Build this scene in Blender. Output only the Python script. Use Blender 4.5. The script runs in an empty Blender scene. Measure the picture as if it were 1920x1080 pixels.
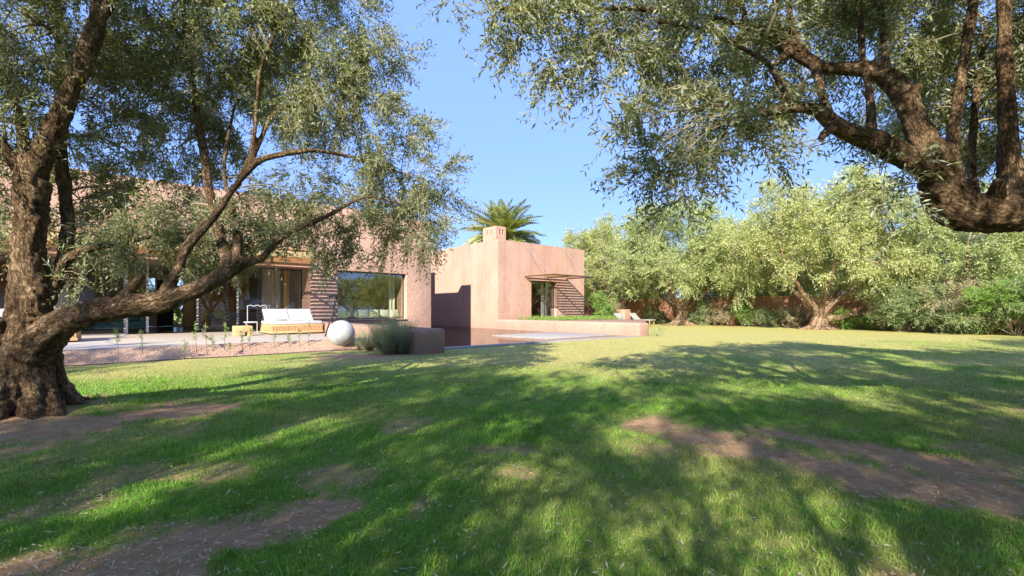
import bpy, bmesh, math, random
import numpy as np
from mathutils import Vector, Matrix
R = math.radians
SC = bpy.context.scene
COL = SC.collection
CAMH, FPX, CX, HY = 1.25, 863.0, 960.0, 580.0        # camera height, focal length and horizon in photo pixels

# ---------------------------------------------------------------- camera, sky, sun, exposure
cam_d = bpy.data.cameras.new('camera'); cam = bpy.data.objects.new('camera', cam_d); COL.objects.link(cam)
cam.location = (0, 0, CAMH); cam.rotation_euler = (R(90), 0, 0)
cam_d.sensor_width = 36; cam_d.lens = FPX / 1920 * 36; cam_d.shift_y = (HY - 540) / 1920
cam_d.clip_start = 0.05; cam_d.clip_end = 3000
SC.camera = cam
SUN_EL, SUN_AZ = R(30), R(18.2)                      # light travels 18 degrees right of the view axis
w = bpy.data.worlds.new('World'); SC.world = w; w.use_nodes = True
nt = w.node_tree; nt.nodes.clear()
sky = nt.nodes.new('ShaderNodeTexSky'); sky.sky_type = 'NISHITA'; sky.sun_disc = False
sky.sun_elevation = SUN_EL; sky.sun_rotation = SUN_AZ + math.pi
sky.air_density = 0.85; sky.dust_density = 0.05; sky.ozone_density = 2.0; sky.altitude = 900
bg = nt.nodes.new('ShaderNodeBackground'); bg.inputs[1].default_value = 0.138
wo = nt.nodes.new('ShaderNodeOutputWorld')
smx = nt.nodes.new('ShaderNodeMix'); smx.data_type = 'RGBA'; smx.inputs[0].default_value = 0.88   # even blue of the clear air over the whole sky
smx.inputs[7].default_value = (.62, 1.06, 2.45, 1)
nt.links.new(sky.outputs[0], smx.inputs[6]); nt.links.new(smx.outputs[2], bg.inputs[0]); nt.links.new(bg.outputs[0], wo.inputs[0])
sd = bpy.data.lights.new('sun', 'SUN'); so = bpy.data.objects.new('sun', sd); COL.objects.link(so)
sd.energy = 3.3; sd.angle = R(0.53); sd.color = (1.0, 0.93, 0.82)
ldir = Vector((math.sin(SUN_AZ) * math.cos(SUN_EL), math.cos(SUN_AZ) * math.cos(SUN_EL), -math.sin(SUN_EL)))
so.rotation_euler = ldir.to_track_quat('-Z', 'Y').to_euler(); so.location = (-20, -60, 40)
SC.view_settings.view_transform = 'Standard'; SC.view_settings.look = 'None'
SC.view_settings.exposure = 2.02; SC.view_settings.gamma = 1.0
SC.cycles.max_bounces = 8; SC.cycles.transparent_max_bounces = 12
SC.cycles.use_denoising = True

# ---------------------------------------------------------------- frames of reference
TH = math.atan2(.647, .763)                          # the house stands turned by this angle
UX, UY = math.cos(TH), math.sin(TH)
def W(a, b, z=0): return Vector((a * UX - b * UY, a * UY + b * UX, z))
def P(px, py, Z): return np.array([(px - CX) / FPX * Z, Z, CAMH + (HY - py) / FPX * Z])
def G(px, py, z=0):
    Z = FPX * (CAMH - z) / (py - HY); return ((px - CX) / FPX * Z, Z)
def at(px, b):
    dx = (px - CX) / FPX; Z = b / (-UY * dx + UX); return (UX * dx + UY) * Z, Z
def zz(px, py, b): return CAMH + (HY - py) / FPX * at(px, b)[1]

# ---------------------------------------------------------------- numpy noise
def _hash(i, j, k, s):
    n = (i * 374761393 + j * 668265263 + k * 2147483647 + s * 974634777) & 0x7fffffff
    n = ((n ^ (n >> 13)) * 1274126177) & 0x7fffffff
    return ((n ^ (n >> 16)) & 0xffff) / 65535.0
def vnoise(p, s=0):
    p = np.asarray(p, float); i = np.floor(p).astype(np.int64); f = p - i; f = f * f * (3 - 2 * f)
    r = 0
    for dx in (0, 1):
        for dy in (0, 1):
            for dz in (0, 1):
                wgt = (f[:, 0] if dx else 1 - f[:, 0]) * (f[:, 1] if dy else 1 - f[:, 1]) * (f[:, 2] if dz else 1 - f[:, 2])
                r = r + wgt * _hash(i[:, 0] + dx, i[:, 1] + dy, i[:, 2] + dz, s)
    return r
def fbm(p, s=0, o=4):
    p = np.asarray(p, float); v = 0; a = .5; t = 0
    for k in range(o):
        v = v + a * vnoise(p * 2 ** k, s + k); t += a; a *= .5
    return v / t
def sst(e0, e1, x):
    t = np.clip((x - e0) / (e1 - e0), 0, 1); return t * t * (3 - 2 * t)
def xy0(x, y, sc): return np.stack([x * sc, y * sc, np.zeros_like(x)], 1)

# ---------------------------------------------------------------- materials
def newmat(name):
    m = bpy.data.materials.new(name); m.use_nodes = True; t = m.node_tree; t.nodes.clear()
    return m, t, t.nodes.new, t.links.new
def ramp(N, stops):
    r = N('ShaderNodeValToRGB'); e = r.color_ramp.elements
    while len(e) < len(stops): e.new(.5)
    for k, (p, c) in enumerate(stops): e[k].position = p; e[k].color = (*c, 1)
    return r
def pm(name, c1, c2=None, scale=6, rough=.8, bump=0, bscale=None, metal=0, stretch=None, spec=.3, c3=None):
    m, t, N, L = newmat(name)
    o = N('ShaderNodeOutputMaterial'); p = N('ShaderNodeBsdfPrincipled'); L(p.outputs[0], o.inputs[0])
    p.inputs['Roughness'].default_value = rough; p.inputs['Metallic'].default_value = metal
    p.inputs['Specular IOR Level'].default_value = spec
    tc = N('ShaderNodeTexCoord'); mp = N('ShaderNodeMapping'); L(tc.outputs['Object'], mp.inputs[0])
    if stretch: mp.inputs['Scale'].default_value = stretch
    if c2:
        n = N('ShaderNodeTexNoise'); n.inputs['Scale'].default_value = scale; n.inputs['Detail'].default_value = 8
        n.inputs['Roughness'].default_value = .65
        L(mp.outputs[0], n.inputs[0])
        r = ramp(N, [(.32, c1), (.68, c2)] if not c3 else [(.3, c1), (.5, c2), (.7, c3)]); L(n.outputs[0], r.inputs[0]); L(r.outputs[0], p.inputs['Base Color'])
    else: p.inputs['Base Color'].default_value = (*c1, 1)
    if bump:
        n2 = N('ShaderNodeTexNoise'); n2.inputs['Scale'].default_value = bscale or scale * 3; n2.inputs['Detail'].default_value = 6
        L(mp.outputs[0], n2.inputs[0])
        b = N('ShaderNodeBump'); b.inputs['Strength'].default_value = bump; b.inputs['Distance'].default_value = .03
        L(n2.outputs[0], b.inputs['Height']); L(b.outputs[0], p.inputs['Normal'])
    return m
def earth(name, ca, cb, cc, coarse=1.0, bump=.8):
    """rough straw-and-earth render: broad tone drift, coarse clods, small pits"""
    m, t, N, L = newmat(name)
    o = N('ShaderNodeOutputMaterial'); p = N('ShaderNodeBsdfPrincipled'); L(p.outputs[0], o.inputs[0])
    p.inputs['Roughness'].default_value = .92; p.inputs['Specular IOR Level'].default_value = .15
    tc = N('ShaderNodeTexCoord')
    n1 = N('ShaderNodeTexNoise'); n1.inputs['Scale'].default_value = .55; n1.inputs['Detail'].default_value = 5; L(tc.outputs['Object'], n1.inputs[0])
    n2 = N('ShaderNodeTexNoise'); n2.inputs['Scale'].default_value = 9 * coarse; n2.inputs['Detail'].default_value = 9; n2.inputs['Roughness'].default_value = .7; L(tc.outputs['Object'], n2.inputs[0])
    v = N('ShaderNodeTexVoronoi'); v.inputs['Scale'].default_value = 16 * coarse; L(tc.outputs['Object'], v.inputs[0])
    r1 = ramp(N, [(.3, ca), (.7, cb)]); L(n1.outputs[0], r1.inputs[0])
    r2 = ramp(N, [(.33, (.84, .81, .78)), (.5, (1, 1, 1)), (.7, cc)]); L(n2.outputs[0], r2.inputs[0])
    mp = N('ShaderNodeMapping'); mp.inputs['Scale'].default_value = (2.2, 2.2, .22); L(tc.outputs['Object'], mp.inputs[0])
    n3 = N('ShaderNodeTexNoise'); n3.inputs['Scale'].default_value = 1.0; n3.inputs['Detail'].default_value = 7; n3.inputs['Roughness'].default_value = .6; L(mp.outputs[0], n3.inputs[0])
    r3 = ramp(N, [(.32, (.84, .83, .82)), (.50, (1, 1, 1)), (.7, (1.06, 1.05, 1.045))]); L(n3.outputs[0], r3.inputs[0])
    mz = N('ShaderNodeMix'); mz.data_type = 'RGBA'; mz.blend_type = 'MULTIPLY'; mz.inputs[0].default_value = 1; L(r1.outputs[0], mz.inputs[6]); L(r3.outputs[0], mz.inputs[7])
    mx = N('ShaderNodeMix'); mx.data_type = 'RGBA'; mx.blend_type = 'MULTIPLY'; mx.inputs[0].default_value = 1
    L(mz.outputs[2], mx.inputs[6]); L(r2.outputs[0], mx.inputs[7])
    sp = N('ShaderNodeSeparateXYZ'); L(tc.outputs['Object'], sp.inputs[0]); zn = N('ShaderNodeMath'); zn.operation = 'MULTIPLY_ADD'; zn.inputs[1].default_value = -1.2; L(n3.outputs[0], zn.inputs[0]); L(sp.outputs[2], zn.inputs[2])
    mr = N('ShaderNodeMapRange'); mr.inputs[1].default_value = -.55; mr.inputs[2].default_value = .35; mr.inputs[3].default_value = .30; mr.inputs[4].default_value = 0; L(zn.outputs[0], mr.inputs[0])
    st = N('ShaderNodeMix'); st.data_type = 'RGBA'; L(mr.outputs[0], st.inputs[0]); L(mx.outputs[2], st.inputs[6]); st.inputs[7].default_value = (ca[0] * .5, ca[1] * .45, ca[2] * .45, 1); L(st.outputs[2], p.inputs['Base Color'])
    ad = N('ShaderNodeMath'); ad.operation = 'MULTIPLY_ADD'; ad.inputs[1].default_value = -.35; L(v.outputs['Distance'], ad.inputs[0]); L(n2.outputs[0], ad.inputs[2])
    b = N('ShaderNodeBump'); b.inputs['Strength'].default_value = bump; b.inputs['Distance'].default_value = .09
    L(ad.outputs[0], b.inputs['Height']); L(b.outputs[0], p.inputs['Normal'])
    return m
def leafmat(name, top, under, dry, trans=.3, rough=.42):
    m, t, N, L = newmat(name)
    o = N('ShaderNodeOutputMaterial'); p = N('ShaderNodeBsdfPrincipled'); tr = N('ShaderNodeBsdfTranslucent'); mix = N('ShaderNodeMixShader')
    g = N('ShaderNodeNewGeometry')
    r = ramp(N, [(0, tuple(x * .65 for x in top)), (.45, top), (.85, tuple(x * 1.5 for x in top)), (1, dry)]); L(g.outputs['Random Per Island'], r.inputs[0])
    mx = N('ShaderNodeMix'); mx.data_type = 'RGBA'; L(g.outputs['Backfacing'], mx.inputs[0]); L(r.outputs[0], mx.inputs[6]); mx.inputs[7].default_value = (*under, 1)
    L(mx.outputs[2], p.inputs['Base Color']); p.inputs['Roughness'].default_value = rough; p.inputs['Specular IOR Level'].default_value = .35
    gn = N('ShaderNodeMix'); gn.data_type = 'RGBA'; gn.blend_type = 'MULTIPLY'; gn.inputs[0].default_value = 1
    L(mx.outputs[2], gn.inputs[6]); gn.inputs[7].default_value = (1.5, 1.5, .6, 1); L(gn.outputs[2], tr.inputs[0])
    mix.inputs[0].default_value = trans; L(p.outputs[0], mix.inputs[1]); L(tr.outputs[0], mix.inputs[2]); L(mix.outputs[0], o.inputs[0])
    return m
def bark(name, c1, c2, c3):
    m, t, N, L = newmat(name)
    o = N('ShaderNodeOutputMaterial'); p = N('ShaderNodeBsdfPrincipled'); L(p.outputs[0], o.inputs[0])
    p.inputs['Roughness'].default_value = .9; p.inputs['Specular IOR Level'].default_value = .15
    at_ = N('ShaderNodeAttribute'); at_.attribute_name = 'bark'
    mp = N('ShaderNodeMapping'); mp.inputs['Scale'].default_value = (1, 1, .34); L(at_.outputs['Vector'], mp.inputs[0])
    n = N('ShaderNodeTexNoise'); n.inputs['Scale'].default_value = 22; n.inputs['Detail'].default_value = 10; n.inputs['Roughness'].default_value = .78; n.inputs['Distortion'].default_value = .3; L(mp.outputs[0], n.inputs[0])
    n2 = N('ShaderNodeTexNoise'); n2.inputs['Scale'].default_value = 5; n2.inputs['Detail'].default_value = 5; L(mp.outputs[0], n2.inputs[0])
    vo = N('ShaderNodeTexVoronoi'); vo.feature = 'DISTANCE_TO_EDGE'; vo.inputs['Scale'].default_value = 58
    wn = N('ShaderNodeMix'); wn.data_type = 'RGBA'; wn.inputs[0].default_value = .06; L(mp.outputs[0], wn.inputs[6]); L(n.outputs['Color'], wn.inputs[7]); L(wn.outputs[2], vo.inputs[0])
    cr = N('ShaderNodeMapRange'); cr.inputs[1].default_value = 0; cr.inputs[2].default_value = .16; L(vo.outputs['Distance'], cr.inputs[0])
    hm = N('ShaderNodeMath'); hm.operation = 'MULTIPLY_ADD'; hm.inputs[1].default_value = .15; hm.use_clamp = True; L(cr.outputs[0], hm.inputs[0])
    sb = N('ShaderNodeMath'); sb.operation = 'SUBTRACT'; sb.inputs[1].default_value = .09; L(n.outputs[0], sb.inputs[0]); L(sb.outputs[0], hm.inputs[2])
    r = ramp(N, [(.38, c1), (.53, c2), (.68, c3)]); L(hm.outputs[0], r.inputs[0])
    r2 = ramp(N, [(.35, (.55, .5, .45)), (.6, (1.05, 1.05, 1.05))]); L(n2.outputs[0], r2.inputs[0])
    mx = N('ShaderNodeMix'); mx.data_type = 'RGBA'; mx.blend_type = 'MULTIPLY'; mx.inputs[0].default_value = 1
    L(r.outputs[0], mx.inputs[6]); L(r2.outputs[0], mx.inputs[7]); L(mx.outputs[2], p.inputs['Base Color'])
    b = N('ShaderNodeBump'); b.inputs['Strength'].default_value = 1; b.inputs['Distance'].default_value = .05; L(hm.outputs[0], b.inputs['Height']); L(b.outputs[0], p.inputs['Normal'])
    return m
def glassmat(name, tint=(.75, .8, .78), refl=.0, ior=1.7):
    m, t, N, L = newmat(name)
    o = N('ShaderNodeOutputMaterial'); tr = N('ShaderNodeBsdfTransparent'); gl = N('ShaderNodeBsdfGlossy'); mix = N('ShaderNodeMixShader'); f = N('ShaderNodeFresnel')
    tr.inputs[0].default_value = (*tint, 1); gl.inputs['Roughness'].default_value = .01; f.inputs[0].default_value = ior
    ad = N('ShaderNodeMath'); ad.operation = 'ADD'; ad.use_clamp = True; ad.inputs[1].default_value = refl; L(f.outputs[0], ad.inputs[0])
    ge = N('ShaderNodeNewGeometry'); inv = N('ShaderNodeMath'); inv.operation = 'SUBTRACT'; inv.inputs[0].default_value = 1; L(ge.outputs['Backfacing'], inv.inputs[1])   # the pane is a thin box: only its outer faces mirror
    ml = N('ShaderNodeMath'); ml.operation = 'MULTIPLY'; L(ad.outputs[0], ml.inputs[0]); L(inv.outputs[0], ml.inputs[1])
    L(ml.outputs[0], mix.inputs[0]); L(tr.outputs[0], mix.inputs[1]); L(gl.outputs[0], mix.inputs[2]); L(mix.outputs[0], o.inputs[0])
    return m
def watermat():
    m, t, N, L = newmat('pool_water')
    o = N('ShaderNodeOutputMaterial'); tr = N('ShaderNodeBsdfTransparent'); gl = N('ShaderNodeBsdfGlossy'); mix = N('ShaderNodeMixShader'); f = N('ShaderNodeFresnel')
    tr.inputs[0].default_value = (.78, .74, .70, 1); gl.inputs['Roughness'].default_value = .015; f.inputs[0].default_value = 1.33
    tc = N('ShaderNodeTexCoord'); n = N('ShaderNodeTexNoise'); n.inputs['Scale'].default_value = 1.6; n.inputs['Detail'].default_value = 3; L(tc.outputs['Object'], n.inputs[0])
    b = N('ShaderNodeBump'); b.inputs['Strength'].default_value = .05; b.inputs['Distance'].default_value = .02; L(n.outputs[0], b.inputs['Height'])
    L(b.outputs[0], gl.inputs['Normal']); L(b.outputs[0], f.inputs['Normal'])
    L(f.outputs[0], mix.inputs[0]); L(tr.outputs[0], mix.inputs[1]); L(gl.outputs[0], mix.inputs[2]); L(mix.outputs[0], o.inputs[0])
    return m

M = {}
M['earth'] = earth('earth_render', (.39, .243, .178), (.45, .293, .222), (1.10, 1.07, 1.03), 1.0, .45)
M['earth_low'] = earth('earth_low_wall', (.38, .235, .17), (.47, .30, .22), (1.25, 1.2, 1.12), 1.6, 1.0)
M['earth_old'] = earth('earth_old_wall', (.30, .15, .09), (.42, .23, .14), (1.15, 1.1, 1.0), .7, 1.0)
M['paving'] = pm('pale_paving', (.40, .33, .25), (.47, .40, .31), 1.3, .75, .12, 30)
M['paving_grey'] = pm('grey_paving', (.37, .325, .28), (.44, .39, .34), 1.6, .7, .12, 30)
M['stone'] = pm('pale_stone', (.27, .245, .215), (.33, .30, .265), 2.2, .7, .15, 25)
M['wood'] = pm('teak', (.46, .27, .12), (.60, .37, .18), 8, .55, .15, 40, stretch=(1, 6, 6))
M['panel'] = pm('oak_panel', (.50, .29, .11), (.62, .38, .16), 5, .4, .1, 20, stretch=(9, 9, .7))
M['ochre'] = pm('ochre_board', (.46, .34, .16), (.54, .41, .21), 4, .6, .1, 20)
M['slat'] = pm('orange_wood', (.42, .20, .08), (.52, .27, .11), 5, .6, .1, 20, stretch=(.6, 5, 5))
M['cloth'] = pm('white_cloth', (.37, .36, .35), (.43, .42, .41), 14, .9, .25, 60)
M['cushion'] = pm('cushion_cloth', (.66, .64, .50), (.74, .72, .58), 10, .9, .3, 40)
M['cushion_blue'] = pm('pale_blue_cloth', (.62, .68, .70), (.70, .75, .77), 10, .9, .3, 40)
M['curtain'] = pm('curtain_cloth', (.42, .36, .28), (.50, .44, .35), 6, .95, .2, 30)
M['steel'] = pm('steel', (.45, .47, .50), None, 1, .35, metal=.8)
M['frame'] = pm('bronze_frame', (.05, .045, .04), (.07, .062, .055), 8, .4)
M['black'] = pm('black_metal', (.02, .02, .022), None, 1, .45)
M['white'] = pm('white_plastic', (.42, .415, .41), (.47, .465, .46), 3, .5)
M['plaster'] = pm('room_plaster', (.56, .45, .35), (.62, .51, .41), 2, .85, .1, 20)
M['floor_in'] = pm('polished_floor', (.05, .035, .03), (.08, .06, .05), 2, .12, spec=.6)
M['dark'] = pm('opening_shade', (.018, .015, .014), (.03, .026, .024), 3, .5)  # near-black colour standing for the shade in the room's far openings
M['art_red'] = pm('red_painting', (.22, .035, .03), (.36, .10, .06), 2.2, .6, .1, 20, c3=(.16, .03, .03))
M['art_brown'] = pm('rust_hanging', (.20, .06, .035), (.30, .11, .06), 1.4, .8, .2, 15, c3=(.13, .05, .03))
M['teal'] = pm('teal_cloth', (.06, .16, .15), (.09, .22, .20), 6, .9, .2, 40)
M['grey'] = pm('grey_cloth', (.26, .25, .23), (.33, .32, .29), 6, .9, .2, 40)
M['pane'] = glassmat('window_glass', (.90, .92, .89), .22)
M['pane_clear'] = glassmat('door_glass', (.95, .96, .95), .0, 1.45)
M['pane_door'] = glassmat('terrace_glass', (.95, .96, .95), .03, 1.45)
M['pool_floor'] = pm('red_pool_lining', (.24, .095, .055), (.33, .14, .085), 1.2, .8)
M['water'] = watermat()
M['bark'] = bark('olive_bark', (.05, .031, .016), (.20, .128, .07), (.44, .31, .185))
M['bark_pale'] = bark('pale_olive_bark', (.10, .068, .04), (.32, .22, .135), (.50, .37, .25))
M['twig'] = pm('olive_twig', (.17, .14, .09), (.26, .22, .15), 20, .85)
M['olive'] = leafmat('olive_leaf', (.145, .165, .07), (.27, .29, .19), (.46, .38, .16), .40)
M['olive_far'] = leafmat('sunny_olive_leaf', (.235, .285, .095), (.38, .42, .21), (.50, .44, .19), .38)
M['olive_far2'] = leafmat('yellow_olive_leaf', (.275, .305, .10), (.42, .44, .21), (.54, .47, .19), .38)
M['oleander'] = leafmat('oleander_leaf', (.14, .21, .075), (.26, .31, .15), (.42, .36, .16), .28)
M['shrub'] = leafmat('bright_shrub_leaf', (.14, .26, .04), (.22, .32, .09), (.30, .34, .08), .35)
M['drybush'] = leafmat('dry_leaf', (.26, .22, .12), (.34, .29, .18), (.42, .30, .16), .2)
M['rosemary'] = leafmat('rosemary_leaf', (.145, .225, .10), (.25, .31, .19), (.30, .32, .15), .28)
M['palm'] = leafmat('palm_leaflet', (.20, .24, .07), (.34, .35, .14), (.55, .47, .19), .25, .35)
M['litter'] = leafmat('fallen_leaf', (.34, .27, .15), (.42, .36, .23), (.56, .48, .31), .1)

# ---------------------------------------------------------------- mesh helpers
def link(name, me, mat, parent=None, loc=None):
    o = bpy.data.objects.new(name, me); COL.objects.link(o)
    if mat and len(me.materials) == 0: me.materials.append(M[mat] if isinstance(mat, str) else mat)
    if parent: o.parent = parent
    if loc is not None: o.location = loc
    return o
def tag(o, label=None, cat=None, group=None, kind=None):
    if label: o['label'] = label
    if cat: o['category'] = cat
    if group: o['group'] = group
    if kind: o['kind'] = kind
    return o
def empty(name, loc, rz=0):
    o = bpy.data.objects.new(name, None); COL.objects.link(o); o.location = loc; o.rotation_euler = (0, 0, rz); o.empty_display_size = .2; return o
def np_mesh(name, V, F, n, smooth=False, attrs=None):
    """V (k,3) verts, F (m,n) faces all of n corners"""
    me = bpy.data.meshes.new(name); V = np.asarray(V, np.float32); F = np.asarray(F, np.int32).reshape(-1, n)
    me.vertices.add(len(V)); me.vertices.foreach_set('co', V.ravel())
    me.loops.add(F.size); me.loops.foreach_set('vertex_index', F.ravel())
    me.polygons.add(len(F)); me.polygons.foreach_set('loop_start', np.arange(0, F.size, n, dtype=np.int32))
    me.polygons.foreach_set('use_smooth', np.full(len(F), smooth))
    me.update(calc_edges=True)
    for k, v in (attrs or {}).items():
        v = np.asarray(v, np.float32)
        if v.ndim == 1: a = me.attributes.new(k, 'FLOAT', 'POINT'); a.data.foreach_set('value', v)
        elif v.shape[1] == 4: a = me.attributes.new(k, 'FLOAT_COLOR', 'POINT'); a.data.foreach_set('color', v.ravel())
        else: a = me.attributes.new(k, 'FLOAT_VECTOR', 'POINT'); a.data.foreach_set('vector', v.ravel())
    return me
class MB:
    def __init__(s): s.v = []; s.f = []
    def add(s, vs, fs):
        k = len(s.v); s.v += [tuple(v) for v in vs]; s.f += [tuple(i + k for i in f) for f in fs]; return s
    def box(s, x0, x1, y0, y1, z0, z1):
        return s.add([(x0, y0, z0), (x1, y0, z0), (x1, y1, z0), (x0, y1, z0), (x0, y0, z1), (x1, y0, z1), (x1, y1, z1), (x0, y1, z1)],
                     [(3, 2, 1, 0), (4, 5, 6, 7), (0, 1, 5, 4), (1, 2, 6, 5), (2, 3, 7, 6), (3, 0, 4, 7)])
    def prism(s, poly, z0, z1):
        n = len(poly)
        return s.add([(x, y, z0) for x, y in poly] + [(x, y, z1) for x, y in poly],
                     [tuple(range(n - 1, -1, -1)), tuple(range(n, 2 * n))] + [(i, (i + 1) % n, n + (i + 1) % n, n + i) for i in range(n)])
    def tube(s, pts, rad, n=8, caps=True):
        pts = [Vector(p) for p in pts]; m = len(pts)
        if not hasattr(rad, '__len__'): rad = [rad] * m
        up = None; rings = []
        for i, p in enumerate(pts):
            d = (pts[min(i + 1, m - 1)] - pts[max(i - 1, 0)]); d = d.normalized() if d.length > 1e-9 else Vector((0, 0, 1))
            if up is None: up = d.orthogonal().normalized()
            else:
                up = up - d * up.dot(d); up = up.normalized() if up.length > 1e-6 else d.orthogonal().normalized()
            q = d.cross(up)
            rings.append([p + (up * math.cos(2 * math.pi * k / n) + q * math.sin(2 * math.pi * k / n)) * rad[i] for k in range(n)])
        vs = [v for r in rings for v in r]
        fs = [(i * n + k, i * n + (k + 1) % n, (i + 1) * n + (k + 1) % n, (i + 1) * n + k) for i in range(m - 1) for k in range(n)]
        if caps: fs += [tuple(range(n - 1, -1, -1)), tuple(range((m - 1) * n, m * n))]
        return s.add(vs, fs)
    def lathe(s, prof, c=(0, 0, 0), n=24):
        vs = [(c[0] + r * math.cos(2 * math.pi * k / n), c[1] + r * math.sin(2 * math.pi * k / n), c[2] + z) for r, z in prof for k in range(n)]
        m = len(prof)
        return s.add(vs, [(i * n + k, i * n + (k + 1) % n, (i + 1) * n + (k + 1) % n, (i + 1) * n + k) for i in range(m - 1) for k in range(n)] + [tuple(range(n - 1, -1, -1)), tuple(range((m - 1) * n, m * n))])
    def mesh(s, name, smooth=False):
        me = bpy.data.meshes.new(name); me.from_pydata(s.v, [], s.f); me.validate(); me.update()
        if smooth: me.polygons.foreach_set('use_smooth', [True] * len(me.polygons))
        return me
    def build(s, name, mat, parent=None, smooth=False, bevel=0, seg=2, off=None, kind=None):
        if off is not None: s.v = [(x - off[0], y - off[1], z - off[2]) for x, y, z in s.v]
        o = link(name, s.mesh(name, smooth), mat, parent)
        if bevel:
            bm = bmesh.new(); bm.from_mesh(o.data); bmesh.ops.remove_doubles(bm, verts=bm.verts, dist=1e-5)
            es = [e for e in bm.edges if len(e.link_faces) == 2 and e.calc_face_angle(0) > .5]
            bmesh.ops.bevel(bm, geom=es, offset=bevel, segments=seg, profile=.5, affect='EDGES', clamp_overlap=True)
            bm.to_mesh(o.data); bm.free()
            o.data.polygons.foreach_set('use_smooth', [True] * len(o.data.polygons))
            try: o.data.set_sharp_from_angle(angle=R(35))
            except Exception: pass
        if kind: o['kind'] = kind
        return o
def holed_wall(a0, a1, z0, z1, y0, y1, holes):
    """slab between y0 and y1 with rectangular openings (a0,a1,z0,z1)"""
    xs = sorted({a0, a1, *[h[0] for h in holes], *[h[1] for h in holes]}); zs = sorted({z0, z1, *[h[2] for h in holes], *[h[3] for h in holes]})
    solid = lambda i, k: 0 <= i < len(xs) - 1 and 0 <= k < len(zs) - 1 and not any(h[0] <= (xs[i] + xs[i + 1]) / 2 <= h[1] and h[2] <= (zs[k] + zs[k + 1]) / 2 <= h[3] for h in holes)
    mb = MB()
    def q(*v): mb.add(v, [(0, 1, 2, 3)])
    for i in range(len(xs) - 1):
        for k in range(len(zs) - 1):
            if not solid(i, k): continue
            A, B, C, D = xs[i], xs[i + 1], zs[k], zs[k + 1]
            q((A, y0, C), (B, y0, C), (B, y0, D), (A, y0, D)); q((B, y1, C), (A, y1, C), (A, y1, D), (B, y1, D))
            if not solid(i - 1, k): q((A, y1, C), (A, y0, C), (A, y0, D), (A, y1, D))
            if not solid(i + 1, k): q((B, y0, C), (B, y1, C), (B, y1, D), (B, y0, D))
            if not solid(i, k - 1): q((A, y1, C), (B, y1, C), (B, y0, C), (A, y0, C))
            if not solid(i, k + 1): q((A, y0, D), (B, y0, D), (B, y1, D), (A, y1, D))
    return mb
def hthing(name, a, b, z=0): return empty(name, W(a, b, z), TH)         # a thing standing square to the house
def unit(v): return v / np.maximum(np.linalg.norm(v, axis=-1, keepdims=True), 1e-9)

# ---------------------------------------------------------------- leaves
def sprays(rng, S, D, Ln, pairs, ll, lw, droop=.25, spread=.9):
    """leaf quads along curved twigs: S starts, D unit directions, Ln lengths"""
    n = len(S); k = pairs * 2
    t = np.repeat((np.arange(pairs) + .6) / pairs, 2)[None, :, None] + rng.uniform(-.03, .03, (n, k, 1))
    base = S[:, None] + D[:, None] * (Ln[:, None, None] * t) + np.array([0, 0, -1.]) * (droop * Ln[:, None, None] * t * t)
    tdir = unit(D[:, None] + np.array([0, 0, -2.]) * droop * t)
    ref = rng.normal(size=(n, 1, 3)); side = unit(np.cross(tdir, ref)); oth = np.cross(tdir, side)
    ang = (np.arange(k) % 2)[None, :, None] * math.pi + (np.arange(k) // 2 % 2)[None, :, None] * (math.pi / 2) + rng.normal(0, .35, (n, k, 1))
    rad = side * np.cos(ang) + oth * np.sin(ang)
    ld = unit(tdir * rng.uniform(.6, 1.2, (n, k, 1)) + rad * spread + rng.normal(0, .18, (n, k, 3)))
    nr = unit(np.cross(ld, np.cross(rad, ld) + rng.normal(0, .45, (n, k, 3))))
    nr = np.where(nr[..., 2:3] < 0, -nr, nr) ; flip = rng.random((n, k, 1)) < .22; nr = np.where(flip, -nr, nr)
    wd = np.cross(nr, ld); l = ll * rng.uniform(.7, 1.15, (n, k, 1)) * rng.uniform(.7, 1.25, (n, 1, 1)); wd = wd * (lw * rng.uniform(.8, 1.2, (n, k, 1)) / 2)
    v = np.stack([base, base + ld * l * .5 + wd + nr * l * .04, base + ld * l, base + ld * l * .5 - wd + nr * l * .04], 2)
    return v.reshape(-1, 3)
def stems(S, D, Ln, r, droop=.25):
    n = len(S); ref = np.where(np.abs(D[:, 2:3]) > .9, np.array([[1., 0, 0]]), np.array([[0, 0, 1.]])); a = unit(np.cross(D, ref)); b = np.cross(D, a)
    rings = []
    for t, f in ((0, 1), (.5, .7), (1., .25)):
        c = S + D * (Ln[:, None] * t) + np.array([0, 0, -1.]) * (droop * Ln[:, None] * t * t)
        for s in (-1, 1): rings.append(c + (a + b) * (s * r * f * .8))
    V = np.stack(rings, 1).reshape(-1, 3)
    q = np.array([[0, 1, 3, 2], [2, 3, 5, 4]])
    return V, (q[None] + (np.arange(n) * 6)[:, None, None]).reshape(-1, 4)
def quads(V): return np.arange(len(V)).reshape(-1, 4)
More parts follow.
